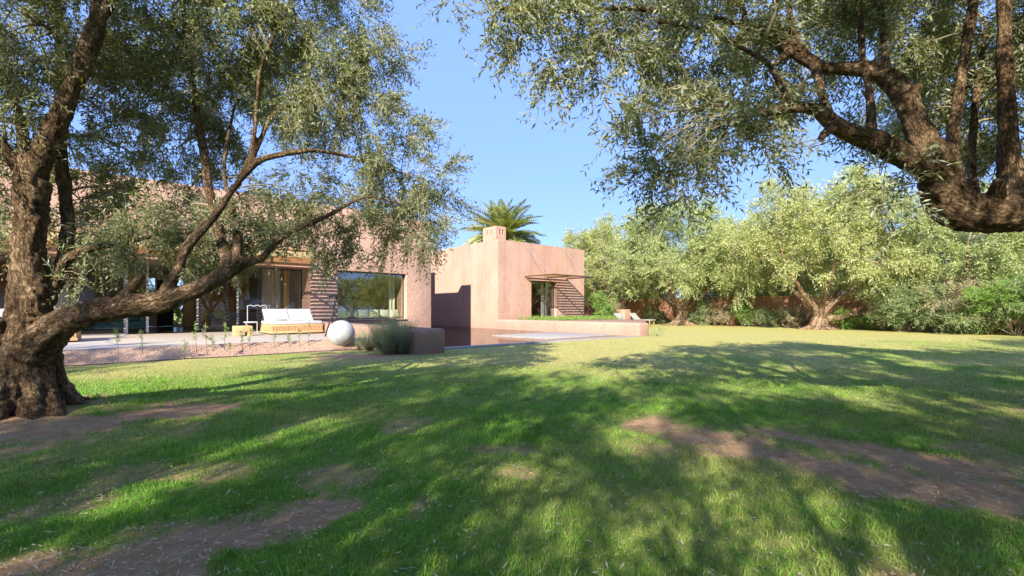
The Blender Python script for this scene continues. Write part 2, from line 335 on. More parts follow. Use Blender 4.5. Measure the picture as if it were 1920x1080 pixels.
def clump_twigs(rng, clumps, k, lo=.22, hi=.45, down=.3, sq=.85, sub=14):
    """twig starts and directions spread through round clumps (x,y,z,r)"""
    S, D = [], []
    for x, y, z, r in clumps:
        n = max(6, int(k * r * r)); ns = max(2, int(n / sub)); cd = unit(rng.normal(size=(ns, 3))); cr_ = rng.uniform(.15, 1, (ns, 1)) ** .6
        pick = rng.integers(0, ns, n); d0 = (cd * cr_)[pick] + rng.normal(0, .5 * (sub / max(n, sub)) ** .4 * .62, (n, 3)); rr = r * np.minimum(np.linalg.norm(d0, axis=1, keepdims=True), 1.15); d = unit(d0)
        lump = 1 + .35 * (vnoise(d * 2.3 + 50 + x * 3 + y, 7)[:, None] - .5) * 2
        S.append(np.array([x, y, z]) + d * rr * lump * np.array([1, 1, sq]))
        D.append(unit(d * .7 + (rng.normal(0, .45, (ns, 3)))[pick] + rng.normal(0, .35, (n, 3)) + np.array([0, 0, -down])))
    S = np.concatenate(S); D = np.concatenate(D); return S, D, rng.uniform(lo, hi, len(S))

# ---------------------------------------------------------------- wood
def resample(pts, step):
    pts = [np.array(p, float) for p in pts]; out = []
    for i in range(len(pts) - 1):
        p0, p1, p2, p3 = pts[max(i - 1, 0)], pts[i], pts[i + 1], pts[min(i + 2, len(pts) - 1)]
        n = max(2, int(np.linalg.norm(p2[:3] - p1[:3]) / step))
        for t in np.arange(n) / n:
            out.append(.5 * ((2 * p1) + (p2 - p0) * t + (2 * p0 - 5 * p1 + 4 * p2 - p3) * t * t + (3 * p1 - p0 - 3 * p2 + p3) * t ** 3))
    out.append(pts[-1]); return np.array(out)
def wood_mesh(name, limbs, base, voxel, amp, mat, seed=0, smooth_it=2, knots=0):
    """limbs: lists of (x,y,z,r); fused into one skin by voxel remesh, then given bark relief; verts relative to base"""
    mb = MB(); segs = []
    rs = np.random.default_rng(seed)
    for lb in limbs:
        q = resample(lb, .12); q[:, 3] = np.maximum(q[:, 3], voxel * .9)
        wob = (np.stack([fbm(q[:, :3] * 2.2 + 9 * j, seed + j, 2) for j in range(3)], 1) - .5) * .5
        q[1:, :3] += wob[1:] * np.minimum(q[1:, 3:4], .2); q[:, 3] *= 1 + .22 * (fbm(q[:, :3] * 2.0, seed + 5, 2) - .5)
        mb.tube([tuple(p[:3]) for p in q], [float(x) for x in q[:, 3]], 12); segs.append(q)
        if knots:
            for i in range(2, len(q) - 1):
                if rs.random() < knots and q[i, 3] > .06:
                    d = unit(rs.normal(size=3)); c = q[i, :3] + d * q[i, 3] * .8; r = q[i, 3] * rs.uniform(.25, .45)
                    mb.tube([c - d * r * .8, c, c + d * r * .5, c + d * r * .8], [r * .8, r, r * .75, r * .3], 8)
    me0 = mb.mesh(name + '_raw'); o = bpy.data.objects.new('tmp', me0); COL.objects.link(o)
    md = o.modifiers.new('r', 'REMESH'); md.mode = 'VOXEL'; md.voxel_size = voxel
    ms = o.modifiers.new('s', 'SMOOTH'); ms.iterations = smooth_it; ms.factor = .5
    dg = bpy.context.evaluated_depsgraph_get(); ev = o.evaluated_get(dg); me = bpy.data.meshes.new_from_object(ev)
    bpy.data.objects.remove(o); bpy.data.meshes.remove(me0)
    n = len(me.vertices); V = np.empty(n * 3, np.float32); me.vertices.foreach_get('co', V); V = V.reshape(-1, 3).astype(float)
    Nn = np.empty(n * 3, np.float32); me.vertices.foreach_get('normal', Nn); Nn = Nn.reshape(-1, 3)
    best = np.full(n, 1e9); bc = np.zeros((n, 3)); rad = np.zeros(n)
    off = 0.0
    for q in segs:
        A, B = q[:-1, :3], q[1:, :3]; d = B - A; L2 = (d * d).sum(1) + 1e-9; ln = np.sqrt(L2); cum = np.concatenate([[0], np.cumsum(ln)[:-1]])
        ax = unit((q[-1, :3] - q[0, :3])[None])[0]; e1 = unit(np.cross(ax, [.31, .52, .79])[None])[0]; e2 = np.cross(ax, e1)
        for s0 in range(0, n, 40000):
            v = V[s0:s0 + 40000]; t = np.clip(((v[:, None] - A) * d).sum(2) / L2, 0, 1); pr = A + d * t[..., None]
            dist = np.linalg.norm(v[:, None] - pr, axis=2) / (q[:-1, 3] + .02); j = dist.argmin(1); ii = np.arange(len(v)); dm = dist[ii, j]
            sel = dm < best[s0:s0 + 40000]; r = v - pr[ii, j]
            c = np.stack([r @ e1, r @ e2, cum[j] + t[ii, j] * ln[j] + off], 1)
            best[s0:s0 + 40000] = np.where(sel, dm, best[s0:s0 + 40000])
            bc[s0:s0 + 40000] = np.where(sel[:, None], c, bc[s0:s0 + 40000]); rad[s0:s0 + 40000] = np.where(sel, q[j, 3], rad[s0:s0 + 40000])
        off += 3.7
    sc = np.array([1, 1, .3])
    tw = bc.copy(); ca = np.cos(bc[:, 2] * .8); sa = np.sin(bc[:, 2] * .8); tw[:, 0] = bc[:, 0] * ca - bc[:, 1] * sa; tw[:, 1] = bc[:, 0] * sa + bc[:, 1] * ca
    big = np.minimum(rad, .5)
    ridge = np.abs(fbm(tw * sc * 9 + 20, seed + 3, 3) - .5) * 2
    lumps = fbm(tw * np.array([1, 1, .55]) * 4.2, seed + 9, 3) - .5
    h = amp * ((.5 - ridge) * .9 * np.minimum(big * 4, 1.1) + lumps * 1.5 * np.minimum(big * 3.5, 1.4) + .35 * (fbm(V * 22, seed + 13, 2) - .5) * np.minimum(big * 6, 1))
    V = V + Nn * h[:, None] - np.array(base)
    me.vertices.foreach_set('co', V.astype(np.float32).ravel())
    a = me.attributes.new('bark', 'FLOAT_VECTOR', 'POINT'); a.data.foreach_set('vector', tw.astype(np.float32).ravel())
    me.polygons.foreach_set('use_smooth', [True] * len(me.polygons)); me.materials.clear(); me.materials.append(M[mat]); me.update(); me.name = name
    return me
def branchlets(rng, limbs, clumps, base, n_sub=9, r0=.02):
    mb = MB(); pts = np.concatenate([resample(l, .15) for l in limbs])
    for x, y, z, r in clumps:
        c = np.array([x, y, z]); d = np.linalg.norm(pts[:, :3] - c, axis=1) + np.maximum(pts[:, 2] - z, 0) * .5; q = pts[d.argmin()]
        a = q[:3]; mid = (a + c) / 2 + rng.normal(0, .08, 3) * r + np.array([0, 0, .12 * np.linalg.norm(c - a)]); ra = min(r0 * 1.3, max(q[3] * .7, r0 * .6)) * min(1, .04 + r * 1.6)
        pl = resample([(*a, ra), (*mid, ra * .75), (*c, ra * .5)], .25); mb.tube([p[:3] - base for p in pl], list(pl[:, 3]), 6)
        for _ in range(int(n_sub * max(.6, min(r, 1.6)))):
            e = unit(rng.normal(size=3)[None])[0]; tip = c + e * r * rng.uniform(.6, .95); s = pl[rng.integers(len(pl) // 2, len(pl)), :3]
            m2 = (s + tip) / 2 + rng.normal(0, .1, 3) * r + np.array([0, 0, .08])
            mb.tube([s - base, m2 - base, tip - base], [ra * .42, ra * .3, ra * .12], 5)
    return mb

# ================================================================ the setting
def ab(x, y): return x * UX + y * UY, -x * UY + y * UX
def capsule(x, y, x0, y0, x1, y1, r):
    dx, dy = x1 - x0, y1 - y0; t = np.clip(((x - x0) * dx + (y - y0) * dy) / (dx * dx + dy * dy + 1e-9), 0, 1)
    return np.hypot(x - x0 - t * dx, y - y0 - t * dy) / r
def dirt_field(x, y):
    d = np.full(x.shape, 9.0)
    for c in ((-2.6, 1.75, -1.75, 2.3, .34), (-1.75, 2.4, -1.2, 2.85, .2),
              (-6.4, 5.2, -5.0, 4.9, 1.15), (-5.6, 3.9, -4.5, 4.6, .75), (-4.9, 4.6, -4.1, 5.35, .5), (-4.3, 5.2, -3.75, 5.75, .28),
              (1.6, 4.8, 2.2, 4.25, .46), (2.1, 4.1, 2.6, 3.5, .36), (2.6, 3.5, 3.6, 2.8, .38), (3.1, 4.1, 3.6, 3.7, .30), (2.6, 4.7, 3.0, 4.2, .22),
              (-4.6, 12.2, -3.3, 12.0, .75), (6.6, 4.3, 6.7, 4.2, 1.2)):
        d = np.minimum(d, capsule(x, y, *c))
    n = fbm(xy0(x, y, 1.9), 3, 4) * .9 + fbm(xy0(x, y, 8), 8, 3) * .6
    n = n + fbm(xy0(x, y, 21), 15, 2) * .35
    m = 1 - sst(.15, 1.6, d + (n - .92) * 2.1)
    spots = sst(.60, .72, fbm(xy0(x, y, 1.7), 41, 4)) * .55 * sst(0, 3, 7.5 - y)
    row = (1 - sst(-.6, .8, y - 5 + 0 * x)) * 0
    return np.clip(np.maximum(m, spots) + row, 0, 1)
def dry_field(x, y):
    a, b = ab(x, y)
    n = fbm(xy0(x, y, .55), 21, 4)
    base = .42 * sst(-1.5, 4.5, x + .1 * y) + .62 * sst(8.0, 11.5, b + .25 * a) + .22 * sst(6, 13, y)
    return np.clip(base + (n - .5) * 1.5, 0, 1)
def ground_z(x, y):
    z = .05 * (fbm(xy0(x, y, .45), 60, 2) - .5) + .018 * (fbm(xy0(x, y, 3.0), 61, 2) - .5)
    a, b = ab(x, y)
    near = (y > 1) & (y < 7) & (np.abs(x) < 8)
    if near.any():
        dz = np.zeros_like(z); dz[near] = dirt_field(x[near], y[near]); z = z - .018 * dz + dz * .022 * (fbm(xy0(x, y, 7.0), 63, 3) - .5)
    z = z * sst(0, 2, np.abs(b - 12.2)) * (1 - .8 * sst(20, 30, y))
    z = z + .16 * np.exp(-((x + 5.5) ** 2 + (y - 5.2) ** 2) / 1.3) + .1 * np.exp(-((x - 6.6) ** 2 + (y - 4.3) ** 2) / 1.2)
    pool = (a > 7.0) & (a < 18.3) & (b > 12.42) & (b < 42)
    house = (a < 27) & (b > 23.6)
    return np.where(pool | house, -.9, z)
xs = np.concatenate([[-600, -300, -160, -90, -60, -45, -36], np.arange(-30, -8, .3), np.arange(-8, 8, .1), np.arange(8, 34, .3), [36, 45, 60, 90, 160, 300, 600]])
ys = np.concatenate([[-400, -200, -100, -50, -25, -15, -10], np.arange(-6, 1.4, .4), np.arange(1.4, 9, .1), np.arange(9, 26, .22), np.arange(26, 46, .5), [50, 60, 90, 160, 300, 700, 1500]])
X, Y = np.meshgrid(xs, ys); xf, yf = X.ravel(), Y.ravel()
nx, ny = len(xs), len(ys); idx = np.arange(nx * ny).reshape(ny, nx)
F = np.stack([idx[:-1, :-1], idx[:-1, 1:], idx[1:, 1:], idx[1:, :-1]], -1).reshape(-1, 4)
me = np_mesh('lawn', np.stack([xf, yf, ground_z(xf, yf)], 1), F, 4, True, {'dirt': dirt_field(xf, yf), 'dry': dry_field(xf, yf)})
def groundmat():
    m, t, N, L = newmat('lawn_ground')
    o = N('ShaderNodeOutputMaterial'); p = N('ShaderNodeBsdfPrincipled'); L(p.outputs[0], o.inputs[0]); p.inputs['Roughness'].default_value = .95; p.inputs['Specular IOR Level'].default_value = .1
    tc = N('ShaderNodeTexCoord')
    def noise(s, d=6, r=.6):
        n = N('ShaderNodeTexNoise'); n.inputs['Scale'].default_value = s; n.inputs['Detail'].default_value = d; n.inputs['Roughness'].default_value = r; L(tc.outputs['Object'], n.inputs[0]); return n
    def mixc(f, a, b, bl='MIX'):
        x = N('ShaderNodeMix'); x.data_type = 'RGBA'; x.blend_type = bl
        for s, v in ((0, f), (6, a), (7, b)):
            if hasattr(v, 'is_output'): L(v, x.inputs[s])
            elif s == 0: x.inputs[0].default_value = v
            else: x.inputs[s].default_value = (*v, 1)
        return x.outputs[2]
    def math_(op, a, b, c=None, clamp=False):
        x = N('ShaderNodeMath'); x.operation = op; x.use_clamp = clamp
        for k, v in enumerate((a, b, c)):
            if v is None: continue
            if hasattr(v, 'is_output'): L(v, x.inputs[k])
            else: x.inputs[k].default_value = v
        return x.outputs[0]
    ad = N('ShaderNodeAttribute'); ad.attribute_name = 'dirt'; ay = N('ShaderNodeAttribute'); ay.attribute_name = 'dry'
    nf, nm, nb = noise(38, 8, .75), noise(7, 6), noise(1.1, 5)
    g = ramp(N, [(.3, (.08, .13, .02)), (.5, (.16, .24, .04)), (.72, (.27, .35, .08))]); L(nf.outputs[0], g.inputs[0])
    d = ramp(N, [(.3, (.24, .22, .065)), (.5, (.40, .36, .12)), (.72, (.55, .48, .19))]); L(nf.outputs[0], d.inputs[0])
    f1 = math_('MULTIPLY_ADD', nm.outputs[0], .9, math_('SUBTRACT', ay.outputs['Fac'], .45), clamp=True)
    grass = mixc(f1, g.outputs[0], d.outputs[0])
    so_ = ramp(N, [(.3, (.29, .155, .075)), (.5, (.46, .275, .145)), (.72, (.58, .38, .215))]); L(nm.outputs[0], so_.inputs[0])
    s2 = mixc(.55, so_.outputs[0], mixc(nf.outputs[0], (.21, .11, .052), (.62, .41, .235)))
    f2 = math_('MULTIPLY_ADD', nf.outputs[0], .7, math_('MULTIPLY_ADD', ad.outputs['Fac'], 1.9, -.85), clamp=True)
    L(mixc(f2, grass, s2), p.inputs['Base Color'])
    b = N('ShaderNodeBump'); b.inputs['Strength'].default_value = .9; b.inputs['Distance'].default_value = .04; L(nf.outputs[0], b.inputs['Height']); L(b.outputs[0], p.inputs['Normal'])
    return m
lawn = link('lawn', me, groundmat()); tag(lawn, kind='structure')

# grass blades (nobody could count them)
def grassmat():
    m, t, N, L = newmat('grass_blade')
    o = N('ShaderNodeOutputMaterial'); p = N('ShaderNodeBsdfPrincipled'); tr = N('ShaderNodeBsdfTranslucent'); mix = N('ShaderNodeMixShader')
    a = N('ShaderNodeAttribute'); a.attribute_name = 'tint'; L(a.outputs['Color'], p.inputs['Base Color']); L(a.outputs['Color'], tr.inputs[0])
    p.inputs['Roughness'].default_value = .5; p.inputs['Specular IOR Level'].default_value = .25
    mix.inputs[0].default_value = .4; L(p.outputs[0], mix.inputs[1]); L(tr.outputs[0], mix.inputs[2]); L(mix.outputs[0], o.inputs[0]); return m
def blades(rng, z0, z1, dens, h, wd, edge=1.16, per=0):
    area = edge * (z1 ** 2 - z0 ** 2); n = int(area * dens)
    y = np.sqrt(rng.uniform(z0 ** 2, z1 ** 2, n)); x = rng.uniform(-edge, edge, n) * y
    if per: y = np.repeat(y, per) + rng.normal(0, .028, n * per); x = np.repeat(x, per) + rng.normal(0, .028, n * per); n *= per
    a, b = ab(x, y)
    ok = ~((b > 12.15) & (a > 6.0)) & ~((b > 14.15) & (a < 6.3)) & ~((b > 11.2) & (a > 6.0) & (a < 7.2))
    ok &= np.hypot(x + 5.5, y - 5.1) > .75
    dirt = dirt_field(x, y); tuft = fbm(xy0(x, y, 14), 77, 2)
    ok &= rng.random(n) > np.clip(dirt * 1.35 - .10 - (tuft - .5) * 1.1, 0, .98); ok &= rng.random(n) < .55 + .9 * (tuft - .25)
    x, y, dirt, tuft = x[ok], y[ok], dirt[ok], tuft[ok]; n = len(x)
    dry = dry_field(x, y) * .8 + rng.normal(0, .16, n) + dirt * .35; dry = np.clip(dry, 0, 1)
    hh = h * rng.uniform(.45, 1.25, n) * (1 - .35 * dirt) * (.35 + .7 * fbm(xy0(x, y, 1.3), 12, 2) + .7 * tuft ** 1.5) * (1 - .3 * dry)
    th = rng.uniform(0, 2 * math.pi, n); lean = rng.uniform(.25, 1.0, n)
    d = np.stack([np.cos(th), np.sin(th), np.zeros(n)], 1); pr = np.stack([-np.sin(th), np.cos(th), np.zeros(n)], 1)
    ph = rng.uniform(0, math.pi, n); pr = pr * np.cos(ph)[:, None] + d * np.sin(ph)[:, None]
    base = np.stack([x, y, ground_z(x, y) - .004], 1); up = np.array([0, 0, 1.])
    wv = pr * (wd * rng.uniform(.6, 1.3, n) / 2)[:, None]
    m_ = base + d * (lean * hh * .3)[:, None] + up * (hh * .6)[:, None]
    tp = base + d * (lean * hh * .95)[:, None] + up * (hh * rng.uniform(.75, 1.0, n))[:, None]
    V = np.stack([base - wv, base + wv, m_ + wv * .75, m_ - wv * .75, tp], 1).reshape(-1, 3)
    k = np.arange(n)[:, None] * 5; T = np.concatenate([k + [0, 1, 2], k + [0, 2, 3], k + [3, 2, 4]], 1).reshape(-1, 3)
    g1, g2, dr = np.array([.07, .235, .014]), np.array([.23, .47, .05]), np.array([.50, .42, .16])
    r = rng.random(n)[:, None]; c = (g1 * (1 - r) + g2 * r) * (.62 + .76 * fbm(xy0(x, y, 3.5), 91, 3))[:, None]; c = c * (1 - dry[:, None]) + dr * (.6 + .6 * r) * dry[:, None]
    c = np.concatenate([c, np.ones((n, 1))], 1)
    return V, T, np.repeat(c, 5, 0)
rng = np.random.default_rng(5)
gm = grassmat(); Vs, Ts, Cs = [], [], []; off = 0
for args in ((1.7, 3.4, 7200, .043, .0042), (3.4, 6.0, 3000, .045, .0057), (6.0, 10.0, 950, .042, .009), (10.0, 18.5, 210, .04, .016), (1.7, 4.5, 22, .07, .005, 1.16, 26), (4.5, 8.5, 8, .075, .007, 1.16, 22)):
    v, t_, c = blades(rng, *args); Vs.append(v); Ts.append(t_ + off); Cs.append(c); off += len(v)
me = np_mesh('grass', np.concatenate(Vs), np.concatenate(Ts), 3, False, {'tint': np.concatenate(Cs)})
grass = link('grass', me, gm); tag(grass, 'short green and straw coloured lawn grass with bare patches', 'grass', kind='stuff')

# the sheet of fallen olive leaves and straw on the bare soil
n = 18000; y = 1.8 + 12 * rng.random(n) ** 1.8; x = rng.uniform(-1.15, 1.15, n) * y
k_ = rng.random(n) < .14 + .86 * dirt_field(x, y); x, y = x[k_], y[k_]; a_, b_ = ab(x, y); k_ = ~((b_ > 11.9) & (a_ > 5.8)) & ~((b_ > 14) & (a_ < 6.3)) & (np.hypot(x + 5.5, y - 5.1) > .9); x, y = x[k_], y[k_]; n = len(x)
th = rng.uniform(0, 2 * math.pi, n); til = rng.uniform(-.25, .35, n); ln = rng.uniform(.02, .05, n) * np.where(rng.random(n) < .15, 1.7, 1); lw = rng.uniform(.004, .011, n)
bs = np.stack([x, y, ground_z(x, y) + rng.uniform(.006, .04, n)], 1); d = np.stack([np.cos(th) * np.cos(til), np.sin(th) * np.cos(til), np.sin(til)], 1); s_ = np.stack([-np.sin(th), np.cos(th), rng.uniform(-.3, .3, n)], 1)
V = np.stack([bs, bs + d * ln[:, None] * .5 + s_ * lw[:, None] / 2, bs + d * ln[:, None], bs + d * ln[:, None] * .5 - s_ * lw[:, None] / 2], 1).reshape(-1, 3)
o = link('leaf_litter', np_mesh('leaf_litter', V, quads(V), 4), 'litter'); tag(o, 'dry fallen olive leaves scattered over soil and lawn', 'leaves', kind='stuff')

# clods and small stones on the bare soil
n = 2600; y = 1.8 + 4.6 * rng.random(n) ** 1.5; x = rng.uniform(-1.15, 1.15, n) * y; k_ = dirt_field(x, y) > .45; x, y = x[k_], y[k_]; n = len(x)
oc = np.array([[1, 0, 0], [0, 1, 0], [-1, 0, 0], [0, -1, 0], [0, 0, .8], [0, 0, -.5]]); of = np.array([[0, 1, 4], [1, 2, 4], [2, 3, 4], [3, 0, 4], [1, 0, 5], [2, 1, 5], [3, 2, 5], [0, 3, 5]])
sz_ = rng.uniform(.003, .012, n) * np.where(rng.random(n) < .06, 1.8, 1); th = rng.uniform(0, 6.28, n); oc_ = oc[None] * rng.uniform(.6, 1.3, (n, 6, 1)); c_, s_ = np.cos(th)[:, None], np.sin(th)[:, None]
V = np.stack([oc_[..., 0] * c_ - oc_[..., 1] * s_, oc_[..., 0] * s_ + oc_[..., 1] * c_, oc_[..., 2]], 2) * sz_[:, None, None] + np.stack([x, y, ground_z(x, y) + .002], 1)[:, None]
o = link('soil_clods', np_mesh('soil_clods', V.reshape(-1, 3), (of[None] + (np.arange(n) * 6)[:, None, None]).reshape(-1, 3), 3, False), pm('soil_clod', (.30, .19, .12), (.52, .37, .26), 30, .95)); tag(o, 'small clods and stones on the bare soil', 'gravel', kind='stuff')
# pool
Hs = lambda name: empty(name, (0, 0, 0), TH)
def struct(name, mb, mat, bevel=0, seg=2):
    o = mb.build(name, mat, bevel=bevel, seg=seg); o.rotation_euler = (0, 0, TH); tag(o, kind='structure'); return o
Lsh = [(7.1, 12.5), (18.1, 12.5), (18.1, 40), (13.3, 40), (13.3, 22.7), (7.1, 22.7)]
mb = MB(); mb.add([(x, y, .02) for x, y in Lsh], [tuple(range(6))]); struct('pool_water', mb, 'water')
mb = MB(); mb.add([(x, y, -.30) for x, y in [(6.6, 12.3), (18.3, 12.3), (18.3, 41), (6.6, 41)]], [(0, 1, 2, 3)]); struct('pool_floor', mb, 'pool_floor')
struct('pool_coping', MB().box(7.08, 17.98, 12.2, 12.5, -.6, .055), 'stone', .012)
struct('pool_deck', MB().prism([(13.1, 16.9), (13.3, 13.5), (17.98, 13.5), (17.98, 17.6)], -.29, .045), 'stone', .008)
# terrace
TZ = .3
struct('terrace', MB().box(-16, 6.14, 14.6, 23.95, -.3, TZ), 'paving', .02)
arc = [(1.3, 14.63), (.75, 15.0), (.25, 15.6), (-.15, 16.5), (-.35, 17.6), (-.38, 18.8), (-.25, 20), (-.05, 21.2), (.1, 22.4), (.12, 23.9)]
mb = MB(); mb.add([(x, y, TZ + .004) for x, y in arc] + [(-15.9, 23.9, TZ + .004), (-15.9, 14.63, TZ + .004)], [tuple(range(12))]); struct('terrace_grey_paving', mb, 'paving_grey')
mb = MB(); mb.add([(x, y, TZ + .008) for x, y in arc] + [(x + .09, y, TZ + .008) for x, y in arc], [(i, i + 10, i + 11, i + 1) for i in range(9)]); struct('terrace_joint_line', mb, M['black'] if False else 'grey')
# earth bank in front of the terrace
aa = np.arange(-16, 6.13, .12); tt = np.linspace(0, 1, 9); A, T_ = np.meshgrid(aa, tt); A, T_ = A.ravel(), T_.ravel()
bb = 13.98 + .72 * T_ + .12 * (fbm(xy0(A, T_ * 0, .8), 5, 2) - .5) * (1 - T_); zb = -.03 + .36 * sst(0, 1, T_) ** .8 + .05 * (fbm(xy0(A * 3, T_ * 6, 1), 6, 3) - .5) * (1 - T_)
zb = np.where(T_ > .99, .29, zb); na = len(aa); ii = np.arange(na * 9).reshape(9, na)
me = np_mesh('earth_bank', np.stack([A, bb, zb], 1), np.stack([ii[:-1, :-1], ii[:-1, 1:], ii[1:, 1:], ii[1:, :-1]], -1).reshape(-1, 4), 4, True)
M['bank'] = earth('bank_soil', (.44, .285, .20), (.54, .37, .27), (1.15, 1.1, 1.02), 1.6, .8)
o = link('earth_bank', me, 'bank'); o.rotation_euler = (0, 0, TH); tag(o, kind='structure')
# raised bed beside the pavilion
struct('raised_bed', MB().prism([(18.75, 12.5), (19.1, 12.5), (27, 18), (27, 22.68), (18.75, 22.68)], -.2, .55), 'earth_low', .03)

# ================================================================ buildings
BZ = 6.2
house = hthing('villa', 1.0, 23.0, 0); HO = (1.0, 23.0, 0)
tag(house, 'large terracotta earth-walled villa with glazed terrace doors and wide picture window', 'house')
hp = lambda mb, name, mat, **k: mb.build(name, mat, house, off=HO, **k)
HOLE = (-9.5, 6.79, TZ, 3.2); WIN = (8.08, 11.76, .75, 3.15)
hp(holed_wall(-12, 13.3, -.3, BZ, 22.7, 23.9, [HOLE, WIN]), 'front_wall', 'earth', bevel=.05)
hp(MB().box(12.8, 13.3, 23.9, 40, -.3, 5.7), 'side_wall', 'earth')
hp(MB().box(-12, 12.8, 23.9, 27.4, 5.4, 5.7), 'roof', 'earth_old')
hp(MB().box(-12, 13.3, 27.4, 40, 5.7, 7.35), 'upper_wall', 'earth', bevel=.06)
hp(MB().box(-12, 7.2, 23.9, 33, .05, TZ - .01), 'floor', 'floor_in')
hp(MB().box(-12, 7.2, 23.9, 33, 3.25, 3.4), 'ceiling', 'plaster')
hp(MB().box(6.8, 7.2, 23.9, 33, TZ, 3.25), 'room_wall', 'plaster')
hp(MB().box(-12, -11.6, 23.9, 33, TZ, 3.25), 'room_wall', 'plaster')
pA = lambda px, b=32.6: at(px, b)[0]
back = holed_wall(-11.6, 6.8, TZ, 3.25, 32.6, 32.9, [(pA(278), pA(291), .9, 3.0), (pA(326), pA(347), .4, 3.0), (-9.5, -7.0, .4, 3.0)])  # back openings enlarged to let more light into the room
hp(back, 'room_back_wall', 'plaster')
# garden seen through the room
hp(MB().box(pA(292) + .05, pA(324), 32.45, 32.59, TZ, 2.9), 'doorway_shade', 'dark')  # solid near-black boxes: shade of open doorways put into their colour
hp(MB().box(pA(348), pA(374), 32.45, 32.59, TZ, 2.9), 'doorway_shade', 'dark')
hp(MB().box(2.5, 5.6, 30.0, 30.15, TZ, 3.22), 'timber_wall', 'panel')
for k in range(7): hp(MB().box(2.5 + k * .47, 2.5 + k * .47 + .03, 29.97, 29.998, TZ, 3.22), 'batten', 'frame')
hp(MB().box(-6.5, -1.3, 29.2, 29.35, TZ, 3.22), 'rust_wall', 'art_brown')
# window seat room
hp(MB().box(7.2, 12.8, 23.92, 26.5, .05, .74), 'window_seat', 'plaster')
hp(MB().box(7.2, 12.8, 27.2, 27.4, .05, 5.4), 'room_back_wall', 'plaster')
hp(MB().box(7.2, 12.8, 23.9, 27.2, 3.3, 3.4), 'ceiling', 'plaster')
win = hp(MB().box(WIN[0], WIN[1], 23.0, 23.06, WIN[2], WIN[2] + .05).box(WIN[0], WIN[1], 23.0, 23.06, WIN[3] - .05, WIN[3]).box(WIN[0], WIN[0] + .06, 23.0, 23.06, WIN[2] + .05, WIN[3] - .05).box(WIN[1] - .06, WIN[1], 23.0, 23.06, WIN[2] + .05, WIN[3] - .05), 'window', 'frame')
o = MB().box(WIN[0] + .05, WIN[1] - .05, 23.02, 23.035, WIN[2] + .04, WIN[3] - .04).build('pane', 'pane', win, off=HO)
hp(MB().box(WIN[0], WIN[1], 22.62, 22.98, WIN[2] - .06, WIN[2] - .003), 'window_sill', 'earth', bevel=.01)
# sliding glazing of the terrace room
def glazing(a0, a1, b, mat='pane', name='glass_door'):
    z0, z1 = TZ + .005, 3.19; t = .05
    f = hp(MB().box(a0, a1, b, b + .06, z0, z0 + t).box(a0, a1, b, b + .06, z1 - t, z1).box(a0, a0 + t, b, b + .06, z0 + t, z1 - t).box(a1 - t, a1, b, b + .06, z0 + t, z1 - t), name, 'frame')
    MB().box(a0 + t - .01, a1 - t + .01, b + .02, b + .034, z0 + t - .01, z1 - t + .01).build('pane', mat, f, off=HO)
ga = lambda px: at(px, 24.0)[0]
for p0, p1 in ((-9.45, -6.2), (-6.18, -3.6), (-3.58, ga(90)), (ga(90) + .02, ga(235))): glazing(p0, p1, 24.0, 'pane_clear')
for p0, p1 in ((ga(375), ga(425)), (ga(425) + .02, ga(487)), (ga(487) + .02, 6.78)): glazing(p0, p1, 24.0, 'pane_door')
# two leaves of the folding door stand open at right angles to the front
for a0, b0, b1 in ((.12, 22.9, 23.85), (.75, 23.1, 23.95)):
    z0, z1 = TZ + .005, 3.19; t = .06
    f = hp(MB().box(a0, a0 + .06, b0, b1, z0, z0 + t).box(a0, a0 + .06, b0, b1, z1 - t, z1).box(a0, a0 + .06, b0, b0 + t, z0 + t, z1 - t).box(a0, a0 + .06, b1 - t, b1, z0 + t, z1 - t), 'folding_door', 'steel')
    MB().box(a0 + .022, a0 + .036, b0 + t - .01, b1 - t + .01, z0 + t - .01, z1 - t + .01).build('pane', 'pane_clear', f, off=HO)
# slatted timber canopy over the terrace
can = hp(MB().box(-9, 6.79, 19.95, 20.03, 3.36, 3.66), 'canopy', 'ochre', bevel=.008)
MB().box(-9, 6.79, 19.9, 20.08, 3.661, 3.69).build('capping', 'slat', can, off=HO)
for k in range(17): MB().box(-8.98, 6.77, 20.1 + k * .155, 20.1 + k * .155 + .085, 3.40, 3.435).build('slat', 'slat', can, off=HO)
for a in np.arange(-8.6, 6.8, 2.2): MB().box(a, a + .06, 20.04, 22.69, 3.44, 3.54).build('beam', 'frame', can, off=HO)
for a in (6.70,): MB().box(a, a + .08, 20.04, 22.69, 3.44, 3.54).build('beam', 'frame', can, off=HO)
# perforated steel posts under the door head
for px in (235, 371, 446):
    a, b = at(px, 23.7)[0], 23.7; mb = MB().lathe([(.035, 0), (.035, 2.9)], (a, b, TZ), 10)
    po = hp(mb, 'post', 'steel', smooth=True)
    for k in range(24): MB().lathe([(.052, 0), (.052, .055)], (a, b, TZ + .06 + k * .118), 10).build('collar', 'white', po, off=HO)

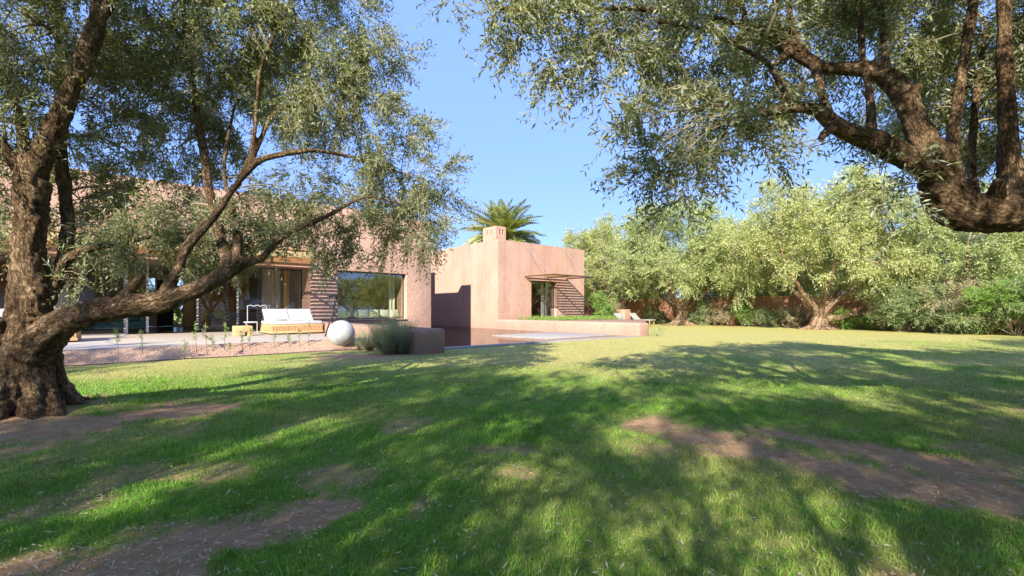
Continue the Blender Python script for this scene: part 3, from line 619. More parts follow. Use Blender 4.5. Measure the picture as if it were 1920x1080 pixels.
# pavilion across the water
pav = hthing('pavilion', 22.0, 26.0, 0); PO = (22.0, 26.0, 0); pp = lambda mb, name, mat, **k: mb.build(name, mat, pav, off=PO, **k)
tag(pav, 'flat-roofed terracotta cube pavilion beyond the pool with slatted door canopy', 'house')
DOOR = (20.95, 23.4, .56, 3.2); PZ = 5.67
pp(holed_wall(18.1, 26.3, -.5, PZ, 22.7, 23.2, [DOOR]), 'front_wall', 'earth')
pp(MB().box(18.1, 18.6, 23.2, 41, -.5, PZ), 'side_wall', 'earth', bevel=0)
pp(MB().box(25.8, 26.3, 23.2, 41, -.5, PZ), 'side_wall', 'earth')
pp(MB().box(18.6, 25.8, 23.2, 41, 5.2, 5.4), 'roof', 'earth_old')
pp(MB().box(18.6, 25.8, 23.2, 41, .3, .5), 'floor', 'floor_in'); pp(MB().box(18.6, 25.8, 30, 30.3, .5, 5.2), 'room_wall', 'plaster')
ch = pp(holed_wall(18.75, 19.6, 5.3, 6.75, 23.75, 23.9, [(19.05, 19.17, 6.25, 6.55), (19.3, 19.42, 6.25, 6.55)]), 'chimney', 'earth')
MB().box(18.75, 18.9, 23.9, 24.2, 5.3, 6.75).box(18.75, 18.9, 24.32, 24.6, 5.3, 6.75).box(18.75, 18.9, 24.72, 25.15, 5.3, 6.75).box(18.75, 18.9, 24.2, 24.32, 5.3, 6.25).box(18.75, 18.9, 24.6, 24.72, 5.3, 6.25).box(18.75, 18.9, 24.2, 24.32, 6.55, 6.75).box(18.75, 18.9, 24.6, 24.72, 6.55, 6.75).build('flue_side', 'earth', ch, off=PO)
MB().box(18.9, 19.6, 25.0, 25.15, 5.3, 6.75).box(19.45, 19.6, 23.9, 25.0, 5.3, 6.75).box(18.9, 19.45, 23.9, 25.0, 6.66, 6.74).build('flue_cap', 'earth', ch, off=PO)
def pdoor(a0, a1):
    z0, z1 = .565, 3.19; t = .05; b = 23.0
    f = pp(MB().box(a0, a1, b, b + .06, z0, z0 + t).box(a0, a1, b, b + .06, z1 - t, z1).box(a0, a0 + t, b, b + .06, z0 + t, z1 - t).box(a1 - t, a1, b, b + .06, z0 + t, z1 - t), 'glass_door', 'frame')
    MB().box(a0 + t - .01, a1 - t + .01, b + .02, b + .034, z0 + t - .01, z1 - t + .01).build('pane', 'pane', f, off=PO)
pdoor(20.96, 22.5); pdoor(22.52, 23.39)
can = pp(MB().box(20.35, 24.4, 20.2, 20.26, 3.4, 3.47).box(20.35, 20.41, 20.26, 22.69, 3.4, 3.47).box(24.34, 24.4, 20.26, 22.69, 3.4, 3.47).box(22.4, 22.46, 20.26, 22.69, 3.4, 3.47), 'canopy', 'frame')
for k in range(14): MB().box(20.42, 24.33, 20.3 + k * .17, 20.3 + k * .17 + .085, 3.475, 3.50).build('slat', 'slat', can, off=PO)
for a in (20.5, 24.25): MB().tube([(a, 20.25, 3.45), (a, 22.69, 5.35)], .012, 6).build('stay_cable', 'steel', can, off=PO)
# low walls
def lowwall(name, a0, a1, b0, b1, z1, label, mat='earth_low', z0=-.35):
    t = hthing(name, (a0 + a1) / 2, b0, 0)
    o = MB().box(a0, a1, b0, b1, z0, z1).build(name, mat, bevel=.10, seg=4, off=((a0 + a1) / 2, b0, 0)); o.location = t.location; o.rotation_euler = t.rotation_euler
    bpy.data.objects.remove(t); tag(o, label, 'wall'); return o
lowwall('low_wall', 6.15, 7.1, 11.3, 22.65, .70, 'low rounded earth wall dividing terrace from pool, its blunt end beside the grey-green bush')
lowwall('pool_side_wall', 17.9, 18.75, 12.2, 22.65, .62, 'long low sunlit earth wall along the far pool edge running to the pavilion', 'earth')
lowwall('earth_pillar', 29.6, 30.5, 21.5, 22.3, 1.25, 'short rounded earth pillar beside the sun loungers', 'earth', -.2)
# boundary wall
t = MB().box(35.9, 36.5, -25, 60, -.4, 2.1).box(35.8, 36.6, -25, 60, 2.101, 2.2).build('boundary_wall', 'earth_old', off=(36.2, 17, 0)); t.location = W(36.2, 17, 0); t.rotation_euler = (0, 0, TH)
tag(t, 'long reddish earth garden wall behind the row of olive trees', 'wall')

# ================================================================ the two near olive trees
def near_tree(name, label, base, limbs_px, limbs_w, clumps_px, clumps_w, seed, voxel, amp, k, ll, lw, group=None):
    rng = np.random.default_rng(seed); base = np.array(base, float)
    limbs = [[(*P(px, py, Z), r * .75) for px, py, Z, r in l] for l in limbs_px] + limbs_w
    clumps = [(*P(px, py, Z), r) for px, py, Z, r in clumps_px] + clumps_w
    root = empty(name, tuple(base)); tag(root, label, 'tree', group)
    link('trunk', wood_mesh('trunk', limbs, base, voxel, amp, 'bark', seed, knots=.05), None, root)
    branchlets(rng, limbs, clumps, base).build('branches', 'twig', root, smooth=True, kind='stuff')
    S, D, L = clump_twigs(rng, clumps, k)
    d = np.linalg.norm(S - np.array([0, 0, CAMH]), axis=1); ok = d > 1.9; S, D, L = S[ok], D[ok], L[ok]
    V = sprays(rng, S, D, L, 8, ll, lw) - base
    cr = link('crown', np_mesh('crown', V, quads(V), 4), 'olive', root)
    SV, SF = stems(S, D, L, .0028); link('twigs', np_mesh('twigs', SV - base, SF, 4), 'twig', root)
    print(name, 'twigs', len(S), 'leaf quads', len(V) // 4)
    return root
LB = (-5.45, 5.1, 0)
def roots(cx, cy, zt, n, seed, r_out, r0, top_r):
    rs = np.random.default_rng(seed); out = []
    for k in range(n):
        t = 2 * math.pi * k / n + rs.uniform(-.25, .25); tw = rs.uniform(.2, .7); ro = r_out * rs.uniform(.8, 1.25)
        f = lambda rr, z, dt, r: (cx + rr * math.cos(t + dt), cy + rr * math.sin(t + dt), z, r)
        out.append([f(top_r, zt, tw, r0 * .55), f(top_r * 1.2, zt * .72, tw * .6, r0 * .75), f(ro * .60, zt * .42, .15, r0 * .9), f(ro * .78, zt * .16, .05, r0 * .9), f(ro * 1.0, .06, 0, r0 * .75), f(ro * 1.3, .0, -.1, r0 * .55), f(ro * 1.75, -.08, -.2, r0 * .35)])
    return out
left_px = [
 [(38, 690, 5.1, .31), (46, 620, 5.1, .26), (56, 550, 5.1, .205), (58, 480, 5.1, .175), (58, 400, 5.1, .165), (60, 330, 5.1, .165), (62, 292, 5.1, .14)],
 [(66, 330, 5.1, .13), (98, 250, 5.05, .115), (130, 175, 5.0, .11), (160, 105, 4.95, .10), (182, 45, 4.9, .085), (195, -30, 4.9, .075), (215, -160, 5.0, .055), (260, -300, 5.2, .035)],
 [(180, 50, 4.9, .06), (205, 10, 4.85, .055), (240, -80, 4.8, .045), (300, -200, 4.8, .03)],
 [(55, 320, 5.1, .10), (40, 230, 5.2, .06), (15, 165, 5.3, .05), (-30, 80, 5.4, .04), (-60, -60, 5.5, .03)],
 [(50, 320, 5.1, .10), (20, 290, 5.0, .085), (-20, 245, 4.9, .075), (-90, 180, 4.9, .06), (-170, 60, 5, .04)],
 [(72, 580, 5.15, .13), (112, 510, 5.25, .10), (126, 450, 5.4, .085), (124, 380, 5.5, .08), (112, 260, 5.55, .075), (116, 130, 5.6, .065), (105, 10, 5.6, .06), (100, -160, 5.7, .045)],
 [(122, 490, 5.35, .07), (160, 468, 5.3, .055), (230, 455, 5.3, .045), (300, 440, 5.4, .035), (370, 437, 5.5, .022)],
 [(60, 680, 5.1, .27), (100, 625, 5.0, .19), (150, 592, 4.95, .155), (225, 574, 4.95, .14), (300, 566, 5.0, .135), (365, 545, 5.1, .115), (415, 518, 5.25, .10), (452, 490, 5.4, .085)],
 [(222, 565, 4.95, .075), (245, 540, 4.93, .062), (268, 517, 4.9, .05)],
 [(428, 505, 5.3, .08), (412, 440, 5.5, .065), (392, 350, 5.8, .06), (378, 260, 6.0, .055), (360, 150, 6.1, .05), (345, 30, 6.1, .04), (330, -120, 6.0, .028)],
 [(305, 555, 5.02, .085), (335, 505, 5.05, .07), (350, 465, 5.1, .06), (400, 407, 5.25, .055), (446, 343, 5.4, .055), (480, 305, 5.5, .045), (516, 292, 5.6, .042), (585, 282, 5.8, .036), (640, 290, 6.0, .028), (700, 306, 6.2, .02), (770, 330, 6.4, .012)],
 [(446, 345, 5.4, .05), (483, 273, 5.55, .042), (509, 218, 5.7, .038), (539, 199, 5.8, .032), (631, 167, 6.1, .024), (690, 100, 6.3, .014)],
 [(470, 295, 5.5, .038), (478, 240, 5.5, .03), (488, 134, 5.6, .028), (506, 83, 5.7, .024), (540, 20, 5.8, .018), (570, -80, 6, .012)],
 [(450, 492, 5.4, .075), (488, 485, 5.45, .055), (534, 440, 5.5, .045), (608, 407, 5.7, .038), (668, 375, 5.9, .028), (705, 370, 6.0, .02), (770, 390, 6.2, .012)],
 [(440, 500, 5.35, .07), (446, 440, 5.55, .055), (436, 390, 5.7, .045), (420, 310, 5.9, .035), (440, 200, 6.2, .022)]]
left_clumps = [(60, 40, 5.0, .6), (200, 70, 5.5, .75), (330, 60, 5.8, .8), (450, 50, 6.0, .8), (560, 40, 6.1, .75), (650, 60, 6.2, .62), (700, 110, 6.3, .45), (620, 150, 6.1, .6), (500, 160, 6.4, .6),
 (400, 190, 6.3, .6), (280, 190, 6.1, .55), (180, 200, 6.0, .5), (710, 200, 6.3, .5), (770, 250, 6.4, .36), (650, 240, 6.2, .4), (720, 300, 6.4, .42), (790, 330, 6.4, .44), (810, 390, 6.5, .38), (740, 370, 6.4, .46), (745, 420, 6.4, .34),
 (790, 425, 6.4, .32), (690, 410, 6.2, .34), (640, 400, 6.0, .28), (590, 430, 5.9, .28), (540, 460, 5.7, .26), (620, 455, 5.9, .18), (480, 430, 5.8, .32), (430, 440, 5.7, .30), (380, 455, 5.6, .28), (340, 400, 5.9, .36),
 (300, 450, 5.5, .28), (230, 445, 5.4, .26), (190, 460, 5.3, .2), (240, 400, 5.7, .34), (170, 420, 5.6, .25), (60, 200, 5.1, .42), (20, 260, 5.0, .35), (-40, 150, 5.2, .6), (-60, 320, 4.9, .4), (20, 400, 5.5, .3), (10, 460, 5.6, .2),
 (140, 300, 6.2, .35), (250, 290, 6.4, .36), (330, 280, 6.5, .4), (440, 280, 6.6, .38), (560, 230, 6.2, .38), (500, 350, 6.3, .28), (570, 360, 6.4, .24), (200, 350, 6.0, .34), (280, 370, 6.1, .38), (360, 350, 6.3, .38), (450, 375, 6.2, .34), (520, 415, 6.0, .3), (565, 310, 6.4, .33), (640, 350, 6.3, .3), (420, 470, 5.7, .24), (330, 465, 5.6, .22), (250, 470, 5.5, .18), (95, 430, 5.8, .3), (150, 375, 5.9, .3), (600, 465, 5.9, .16), (660, 450, 6.1, .22), (720, 450, 6.3, .2), (160, 520, 5.2, .10), (120, 525, 5.15, .07), (350, 500, 5.2, .14), (400, 480, 5.5, .2),
 (100, -100, 5.2, .9), (280, -110, 5.6, 1.0), (460, -110, 5.9, 1.0), (610, -80, 6.1, .75), (-120, -40, 5.2, .9), (200, -300, 5.4, 1.1), (420, -290, 5.8, 1.0), (-50, -280, 5.2, 1.0), (300, -450, 5.5, .9)]
lw_ = roots(-5.53, 5.1, 1.15, 10, 3, .54, .12, .22) + [[(-5.53, 5.1, -.05, .43), (-5.53, 5.1, .25, .37), (-5.5, 5.1, .6, .31), (-5.46, 5.1, .95, .265)]]
left_w = [(-5.5, 7.6, 5.2, 1.0), (-3.8, 8.0, 5.0, .9), (-5.2, 3.6, 5.2, 1.0), (-7.2, 4.6, 5.0, 1.1)]
near_tree('olive_tree', 'gnarled old olive with flared trunk and long low horizontal limb beside the terrace', LB, left_px, lw_, left_clumps, left_w, 11, .022, .13, 760, .068, .0175)

RB = (6.55, 4.3, 0)
right_px = [
 [(2110, 405, 4.35, .30), (2000, 402, 4.3, .255), (1910, 395, 4.3, .235), (1835, 398, 4.27, .22), (1788, 375, 4.25, .20), (1762, 330, 4.25, .165), (1738, 280, 4.25, .135), (1708, 210, 4.3, .12), (1672, 152, 4.35, .115), (1620, 130, 4.4, .095), (1545, 128, 4.45, .07), (1490, 95, 4.55, .085), (1430, 60, 4.65, .075), (1385, 42, 4.7, .06)],
 [(1765, 330, 4.22, .14), (1700, 293, 4.15, .115), (1640, 264, 4.1, .11), (1590, 250, 4.05, .10), (1558, 228, 4.0, .085), (1528, 206, 3.97, .06), (1480, 203, 3.95, .052), (1425, 212, 3.9, .05)],
 [(1480, 205, 3.95, .04), (1462, 160, 4.0, .036), (1438, 118, 4.05, .032), (1395, 92, 4.1, .026), (1320, 55, 4.2, .02), (1230, 40, 4.3, .013)],
 [(1556, 235, 4.0, .06), (1542, 180, 4.2, .05), (1528, 120, 4.5, .055)],
 [(1812, 392, 4.3, .11), (1785, 310, 4.32, .07), (1790, 230, 4.35, .058), (1808, 110, 4.4, .05), (1832, -60, 4.5, .05), (1850, -260, 4.6, .03)],
 [(1905, 400, 4.35, .18), (1896, 320, 4.4, .11), (1888, 210, 4.4, .085), (1882, 60, 4.45, .07), (1878, -130, 4.5, .06), (1860, -350, 4.5, .04)],
 [(1632, 260, 4.1, .05), (1632, 190, 4.25, .045), (1618, 110, 4.4, .04), (1610, -20, 4.5, .03)],
 [(1664, 150, 4.35, .06), (1655, 60, 4.4, .045), (1640, -60, 4.5, .035), (1620, -240, 4.6, .02)],
 [(1500, 100, 4.55, .05), (1482, 30, 4.6, .04), (1470, -80, 4.7, .03)], [(1405, 50, 4.68, .045), (1388, 0, 4.7, .04), (1372, -100, 4.8, .025)],
 [(1395, 45, 4.68, .035), (1280, 25, 4.5, .028), (1150, 15, 4.3, .022), (1020, 25, 4.2, .016), (930, 15, 4.1, .01)],
 [(1560, 240, 3.98, .05), (1545, 252, 3.9, .04), (1538, 262, 3.86, .034)], [(1690, 185, 4.3, .06), (1715, 168, 4.25, .045), (1728, 158, 4.22, .04)], [(1480, 95, 4.5, .05), (1462, 112, 4.45, .042), (1455, 120, 4.42, .036)], [(1870, 365, 4.15, .09), (1872, 345, 4.05, .06), (1874, 335, 4.02, .05)],
 [(1830, 385, 4.5, .06), (1822, 300, 4.8, .05), (1830, 180, 5.0, .04), (1850, 40, 5.2, .03)]]
right_clumps = [(868, 8, 4.1, .14), (905, 15, 4.1, .16), (930, 25, 4.15, .24), (965, 60, 4.15, .12), (1010, 30, 4.2, .3), (1050, 110, 4.1, .22), (1045, 160, 4.05, .12), (1100, 50, 4.3, .36), (1150, 120, 4.2, .26), (1130, 165, 4.1, .12), (1200, 60, 4.4, .4), (1215, 170, 4.1, .28),
 (1195, 235, 4.0, .20), (1205, 295, 3.9, .16), (1232, 340, 3.8, .15), (1240, 380, 3.8, .09), (1268, 372, 3.85, .12), (1215, 330, 3.85, .10), (1265, 280, 3.9, .24), (1300, 210, 4.0, .34), (1370, 240, 4.0, .3), (1380, 295, 4.0, .16), (1310, 290, 4.0, .18), (1430, 270, 4.1, .24), (1470, 285, 4.05, .12), (1290, 110, 4.3, .42),
 (1400, 150, 4.5, .42), (1490, 170, 4.7, .3), (1340, 30, 4.6, .5), (1450, 10, 4.9, .5), (1560, 50, 4.9, .45), (1600, 170, 5.1, .28), (1650, 30, 4.9, .42), (1690, 110, 5.1, .35), (1760, 60, 5.1, .5), (1850, 110, 5.2, .5), (1850, 220, 5.3, .4), (1770, 190, 5.4, .38), (1720, 220, 5.3, .25),
 (1650, 330, 4.05, .15), (1690, 360, 4.0, .15), (1650, 375, 4.0, .09), (1720, 320, 4.1, .12), (1860, 300, 5.2, .28), (1830, 330, 5.0, .14), (1920, 250, 5.0, .4), (1940, 60, 4.8, .6), (1130, -40, 4.5, .5), (1260, -70, 4.7, .7), (1010, -50, 4.3, .35), (1450, -150, 5.0, .9), (1650, -150, 5.0, .8), (1850, -150, 5.0, .9)]
right_wl = roots(6.55, 4.3, 1.3, 8, 5, .7, .18, .22) + [[(6.55, 4.3, -.05, .5), (6.5, 4.3, .6, .42), (6.35, 4.32, 1.2, .36), (6.1, 4.35, 1.75, .33), (5.75, 4.35, 2.1, .30)],
 [(6.1, 4.35, 1.75, .26), (6.7, 4.9, 2.8, .2), (7.1, 5.6, 3.9, .14), (7.0, 6.3, 5.0, .08)], [(6.5, 4.6, 2.3, .16), (7.4, 4.0, 3.2, .12), (8.2, 3.4, 4.2, .07)], [(6.4, 4.3, 2.3, .15), (6.2, 3.5, 3.6, .1), (5.6, 2.8, 4.9, .06)]]
right_w = [(5.0, 6.0, 5.6, 1.2), (7.4, 5.4, 5.8, 1.3), (7.2, 7.4, 4.9, 1.2), (9.0, 4.6, 4.6, 1.2), (3.6, 3.6, 5.2, 1.0), (5.6, 2.6, 5.3, 1.1), (8.0, 2.6, 4.3, 1.1), (2.6, 5.4, 5.6, .9), (9.3, 6.6, 4.0, 1.0), (6.4, 4.4, 6.8, 1.2), (2.4, 1.5, 4.7, .85), (3.7, 1.3, 4.6, .9), (5.0, 1.1, 4.6, .9), (1.4, 2.1, 5.0, .7), (6.3, 1.6, 4.4, .8)]
near_tree('olive_tree', 'overhanging olive with thick bent limb reaching in above the lawn, sky behind its leaves', RB, right_px, right_wl, right_clumps, right_w, 23, .022, .10, 840, .068, .018)

# ================================================================ further trees
def gen_tree(seed, mat, bmat, Rr=6.4, top=9.4, low=2.0, k=95, ll=.20, lw=.052, extra=None, nlimb=6, ncl=56, r0=.95, r1=1.6):
    """meshes of a whole olive tree at the origin"""
    rng = np.random.default_rng(seed); limbs = [[(0, 0, -.1, .6), (0, 0, .25, .46), (.03, 0, .6, .42), (.05, .02, 1.0, .36)]]; limbs += roots(0, 0, .8, 7, seed, .8, .17, .3)
    for j in range(nlimb):
        t = 2 * math.pi * j / nlimb + rng.uniform(-.3, .3); s = rng.uniform(.75, 1.15); c, d = math.cos(t), math.sin(t)
        limbs.append([(c * .1, d * .1, .7, .24), (c * .5 * s, d * .5 * s, 1.4, .17), (c * 1.3 * s, d * 1.3 * s, 2.1, .14), (c * 2.3 * s, d * 2.3 * s, 3.1, .11), (c * 3.2 * s, d * 3.2 * s, 4.3, .08), (c * 3.7 * s, d * 3.7 * s, 5.8, .05)])
    limbs += extra or []
    cl = []
    for j in range(ncl):
        u = rng.random(); z = low + .9 + (top - low - 1.9) * u; prof = math.sin(math.pi * min(1, .28 + .72 * (z - low) / (top - low))) ** .6
        rr = (Rr - 1.0) * prof * math.sqrt(rng.uniform(.12, 1)); t = rng.uniform(0, 2 * math.pi); cl.append((rr * math.cos(t), rr * math.sin(t), z, rng.uniform(r0, r1)))
    for j in range(9):
        t = rng.uniform(0, 2 * math.pi); rr = rng.uniform(0, Rr * .6); cl.append((rr * math.cos(t), rr * math.sin(t), top - rng.uniform(.2, 1.1) - rr * .2, rng.uniform(.4, .75)))
    S, D, L = clump_twigs(rng, cl, k, .5, .95, -.18, .9)
    V = sprays(rng, S, D, L, 5, ll, lw, .12, .75)
    tk = wood_mesh('trunk', limbs, (0, 0, 0), .05, .07, bmat, seed, 2)
    br = branchlets(rng, limbs, cl, np.zeros(3), 5, .045).mesh('branches', True); br.materials.append(M['twig'])
    cr = np_mesh('crown', V, quads(V), 4); cr.materials.append(M[mat])
    print('gen tree', len(V) // 4); return tk, br, cr
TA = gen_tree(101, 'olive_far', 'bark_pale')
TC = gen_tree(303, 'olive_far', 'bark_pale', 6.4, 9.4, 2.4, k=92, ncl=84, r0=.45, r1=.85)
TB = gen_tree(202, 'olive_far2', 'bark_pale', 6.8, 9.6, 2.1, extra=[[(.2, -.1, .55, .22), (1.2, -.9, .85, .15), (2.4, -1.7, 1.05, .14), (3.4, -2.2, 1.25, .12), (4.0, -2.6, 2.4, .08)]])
def place_tree(T, name, label, x, y, s, rz, group, sz=None, z=0):
    r = empty(name, (x, y, z), rz); r.scale = (s, s, sz or s); tag(r, label, 'tree', group)
    for me, nm in zip(T, ('trunk', 'branches', 'crown')):
        o = link(nm, me, None, r)
        if nm == 'branches': o['kind'] = 'stuff'
    return r
g1 = 'olive trees along the garden wall'
place_tree(TA, 'olive_tree', 'tall sunlit olive with pale forked trunk just right of the low pool wall end', 13.35, 36.2, 1.0, .4, g1, 1.02)
place_tree(TB, 'olive_tree', 'sunlit olive whose pale trunk has one long low branch bending sideways', 19.1, 28.6, .92, .35, g1, 1.0)
place_tree(TB, 'olive_tree', 'farther olive rising directly beside the pavilion corner behind a bright green shrub', 9.4, 42.5, .95, 2.2, g1, .98)
place_tree(TA, 'olive_tree', 'rounded olive crown above the leafy hedge at the lawn edge', 24.6, 25.0, .82, 2.0, g1, .80)
place_tree(TA, 'olive_tree', 'olive crown behind the hedge under the thick overhanging limb', 30.5, 24.5, .85, 3.6, g1, .8)
place_tree(TB, 'olive_tree', 'pale olive crown rising behind the garden wall between the two wall trees', 21.5, 40.5, 1.0, 4.0, g1, .92)
g2 = 'olive trees outside the picture'
for k, (x, y, s, rz) in enumerate(((-6.6, -6.6, .62, .3), (-1.4, -7.0, .62, 2.4), (4.2, -5.6, .62, 4.1), (10.4, -1.6, .66, 1.0), (15.5, 2.5, .66, 5.2), (-14.5, -2, .55, 1.1), (-4.0, -3.3, .44, 3.3))):
    place_tree(TA if k in (3, 4) else TC, 'olive_tree', 'olive tree outside the picture behind the viewpoint, ' + ['second from the far left', 'third from the far left', 'just behind to the right', 'beside the overhanging olive', 'farthest to the right', 'farthest to the left', 'small one close behind to the left'][k], x, y, s, rz, g2, (1.02, .95, .95, .95, .95, .95, .82)[k])

g4 = 'olive trees beyond the garden wall'
for k, (b, s, rz, lb) in enumerate(((33, .8, .5, 'olive foliage beyond the wall between pavilion and forked olive'), (25, .85, 1.9, 'olive foliage beyond the wall behind the forked olive trunk'), (17, .8, 3.3, 'olive foliage beyond the wall left of the low-branched olive'),
        (9.5, .8, 4.4, 'olive foliage beyond the wall behind the low-branched olive'), (3, .8, 5.6, 'olive foliage beyond the wall above the first hedge bush'), (-4, .85, .9, 'olive foliage beyond the wall above the dry hedge bush'), (41, .85, 2.6, 'olive foliage beyond the wall farthest off beside the pavilion'))):
    p = W(41.5, b); place_tree((TA, TB)[k % 2], 'olive_tree', lb, p.x, p.y, s, rz, g4, .82, -.9)
g3 = 'olive trees along the far side of the lawn outside the picture'
for k, (x, y, s, rz) in enumerate(((25.5, 9.5, .55, .2), (31, 8.5, .62, 2.2), (37, 4, .68, 1.2), (31, 2, .6, 4.2), (31.5, 14.5, .7, 3.0), (40, 10, .7, 5.0))):
    place_tree((TB, TA)[k % 2], 'olive_tree', 'olive tree across the lawn outside the picture, ' + ['nearest the hedge end', 'behind the nearest one', 'farthest from the villa', 'mirrored low in the picture window', 'close to the garden wall', 'nearest the viewpoint'][k], x, y, s, rz, g3)
# ================================================================ palm behind the pavilion
def palm():
    px, Z = 943, 46.0; x = (px - CX) / FPX * Z; zc = CAMH + (HY - 452) / FPX * Z
    root = empty('palm_tree', (x, Z, 0)); tag(root, 'feathery date palm crown showing above the pavilion roof behind the chimney', 'tree')
    prof = [(.42, 0)] + [(.30 + .05 * (k % 2), .4 + k * .2) for k in range(int(zc / .2) - 2)] + [(.4, zc - .2), (.25, zc + .2)]
    MB().lathe(prof, n=14).build('trunk', 'bark_pale', root)
    rng = np.random.default_rng(77); meshes = []
    for v in range(4):
        Lf = 4.5; bend = (.35, .7, 1.05, 1.5)[v]; k = 60; t = np.linspace(.06, 1, k)
        sp = np.stack([Lf * t * np.cos(bend * t * .7), np.zeros(k), -Lf * .55 * bend * t ** 2], 1); tan = unit(np.gradient(sp, axis=0))
        q = []
        for s in (-1, 1):
            for i in range(k):
                ll = .85 * math.sin(math.pi * min(1, .18 + .8 * t[i])) + .10; d = unit((tan[i] * rng.uniform(.7, 1.0) + np.array([0, s * 1.0, .38 + rng.normal(0, .12)]))[None])[0]
                nr = unit(np.cross(d, tan[i])[None])[0]; wv = np.cross(d, nr) * .045
                q += [sp[i] - wv, sp[i] + d * ll * .5 - wv * 1.1, sp[i] + d * ll, sp[i] + d * ll * .5 + wv * 1.1]
        for i in range(k - 1):
            wv = np.array([0, .028 * (1.1 - t[i]), 0]); q += [sp[i] - wv, sp[i] + wv, sp[i + 1] + wv, sp[i + 1] - wv]
        me = np_mesh('frond', np.array(q), quads(np.array(q)), 4); me.materials.append(M['palm']); meshes.append(me)
    for j in range(120):
        el = 1.35 - 1.75 * (j / 119) ** .9 + rng.normal(0, .08); az = j * 2.39996 + rng.normal(0, .1)
        v = min(3, max(0, int(1.0 + (1.0 - el) * 1.5 + rng.normal(0, .4))))
        o = link('frond', meshes[v], None, root, (0, 0, zc)); o.rotation_mode = 'QUATERNION'
        o.rotation_quaternion = (Matrix.Rotation(az, 3, 'Z') @ Matrix.Rotation(-el, 3, 'Y') @ Matrix.Rotation(rng.normal(0, .2), 3, 'X')).to_quaternion(); s = rng.uniform(.85, 1.1); o.scale = (s, s, s)
palm()

# ================================================================ shrubs and small plants
def bush(name, label, x, y, z, clumps, mat, k, ll, lw, pairs=6, lo=.2, hi=.4, down=-.4, seed=1, group=None, droop=.1, spread=.8, stem='twig', nst=7, cat='shrub'):
    rng = np.random.default_rng(seed); S, D, L = clump_twigs(rng, clumps, k, lo, hi, down); S[:, 2] = np.maximum(S[:, 2], .03)
    V = sprays(rng, S, D, L, pairs, ll, lw, droop, spread); V[:, 2] = np.maximum(V[:, 2], .0)
    r = empty(name, (x, y, z)); tag(r, label, cat, group)
    link('foliage', np_mesh('foliage', V, quads(V), 4), mat, r)
    mb = MB()
    for j in range(nst):
        c = clumps[j % len(clumps)]; e = rng.normal(0, .3, 3) * c[3]; mb.tube([(rng.normal(0, .05), rng.normal(0, .05), -.05), ((c[0] + e[0]) * .5, (c[1] + e[1]) * .5, c[2] * .5), (c[0] + e[0], c[1] + e[1], c[2] + abs(e[2]))], [.018, .012, .006], 5)
    mb.build('stems', stem, r, smooth=True); return r
def blob(rng, R_, H, n, r0, r1): return [(rng.normal(0, R_ * .45), rng.normal(0, R_ * .45), rng.uniform(.18, .85) * H, rng.uniform(r0, r1)) for _ in range(n)]
rb = np.random.default_rng(9)
# rosemary: upright needle shoots
def rosemary(name, label, x, y, R_, H, n, seed, mat='rosemary', lean=.5):
    rng = np.random.default_rng(seed); d = rng.normal(size=(n, 2)); d = d / np.linalg.norm(d, axis=1)[:, None] * np.sqrt(rng.random((n, 1)))
    S = np.concatenate([d * R_ * .55, rng.uniform(.02, .45, (n, 1)) * H], 1); D = unit(np.concatenate([d * lean + rng.normal(0, .16, (n, 2)), np.ones((n, 1))], 1)); L = H * rng.uniform(.28, .72, n) * (1.1 - .35 * np.linalg.norm(d, axis=1))
    V = sprays(rng, S, D, L, 15, .036, .0075, -.03, .75); V[:, 2] = np.maximum(V[:, 2], 0)
    r = empty(name, (x, y, 0)); tag(r, label, 'shrub'); link('foliage', np_mesh('foliage', V, quads(V), 4), mat, r)
    SV, SF = stems(S * np.array([.5, .5, .1]), unit(S + D * L[:, None] * .8 - S * np.array([.5, .5, .1])), np.linalg.norm(S + D * L[:, None] * .8 - S * np.array([.5, .5, .1]), axis=1), .005, 0.); link('stems', np_mesh('stems', SV, SF, 4), 'twig', r)
x, y = G(738, 664); rosemary('rosemary_bush', 'dense upright grey-green rosemary bush at the blunt end of the low wall', x - .05, y + .1, .92, 1.14, 900, 4)
x, y = G(690, 658); rosemary('young_shrub', 'small loose grey-green shrub between white globe and rosemary bush', x, y + .1, .34, .78, 150, 6, lean=.7)
x, y = G(668, 656); rosemary('young_shrub', 'little shrub tight against the side of the white globe', x, y + .2, .16, .6, 26, 8, lean=.45)
x, y = G(674, 655); bush('weed', 'small bright yellow-green weed low beside the white globe', x + .05, y - .1, 0, [(0, 0, .12, .13)], 'shrub', 1100, .05, .016, 4, .06, .12, -.6, 3, nst=3, cat='plant')
# saplings planted along the bank
sap = [(222, 617, 648, .0), (268, 622, 650, .0), (368, 608, 643, .0), (388, 610, 645, .0), (400, 624, 643, 0), (420, 604, 643, 0), (455, 622, 643, 0), (468, 618, 643, 0), (513, 624, 650, 0), (543, 628, 650, 0), (562, 612, 650, 0), (578, 604, 650, 0), (345, 640, 660, 0), (430, 645, 662, 0)]
names = ['sapling with yellow-green tip just right of the low olive limb, farthest toward the trunk', 'thin bare sapling on the bank below the open folding door', 'tall thin sapling on the bank below the left steel post', 'slim sapling standing close right of the tall thin one',
 'tiny sapling with sparse leaves between two taller ones', 'tall sapling with bushy tip left of the wooden stool', 'slim sapling in front of the wooden stool', 'leaning sapling at the right corner of the wooden stool', 'spreading sapling below the left end of the daybed', 'bright small sapling below the middle of the daybed', 'sapling with dark leaves before the daybed slats',
 'tallest dark sapling near the right end of the daybed', 'low tuft at the foot of the bank under the two slim saplings', 'low dark tuft at the foot of the bank left of the daybed']
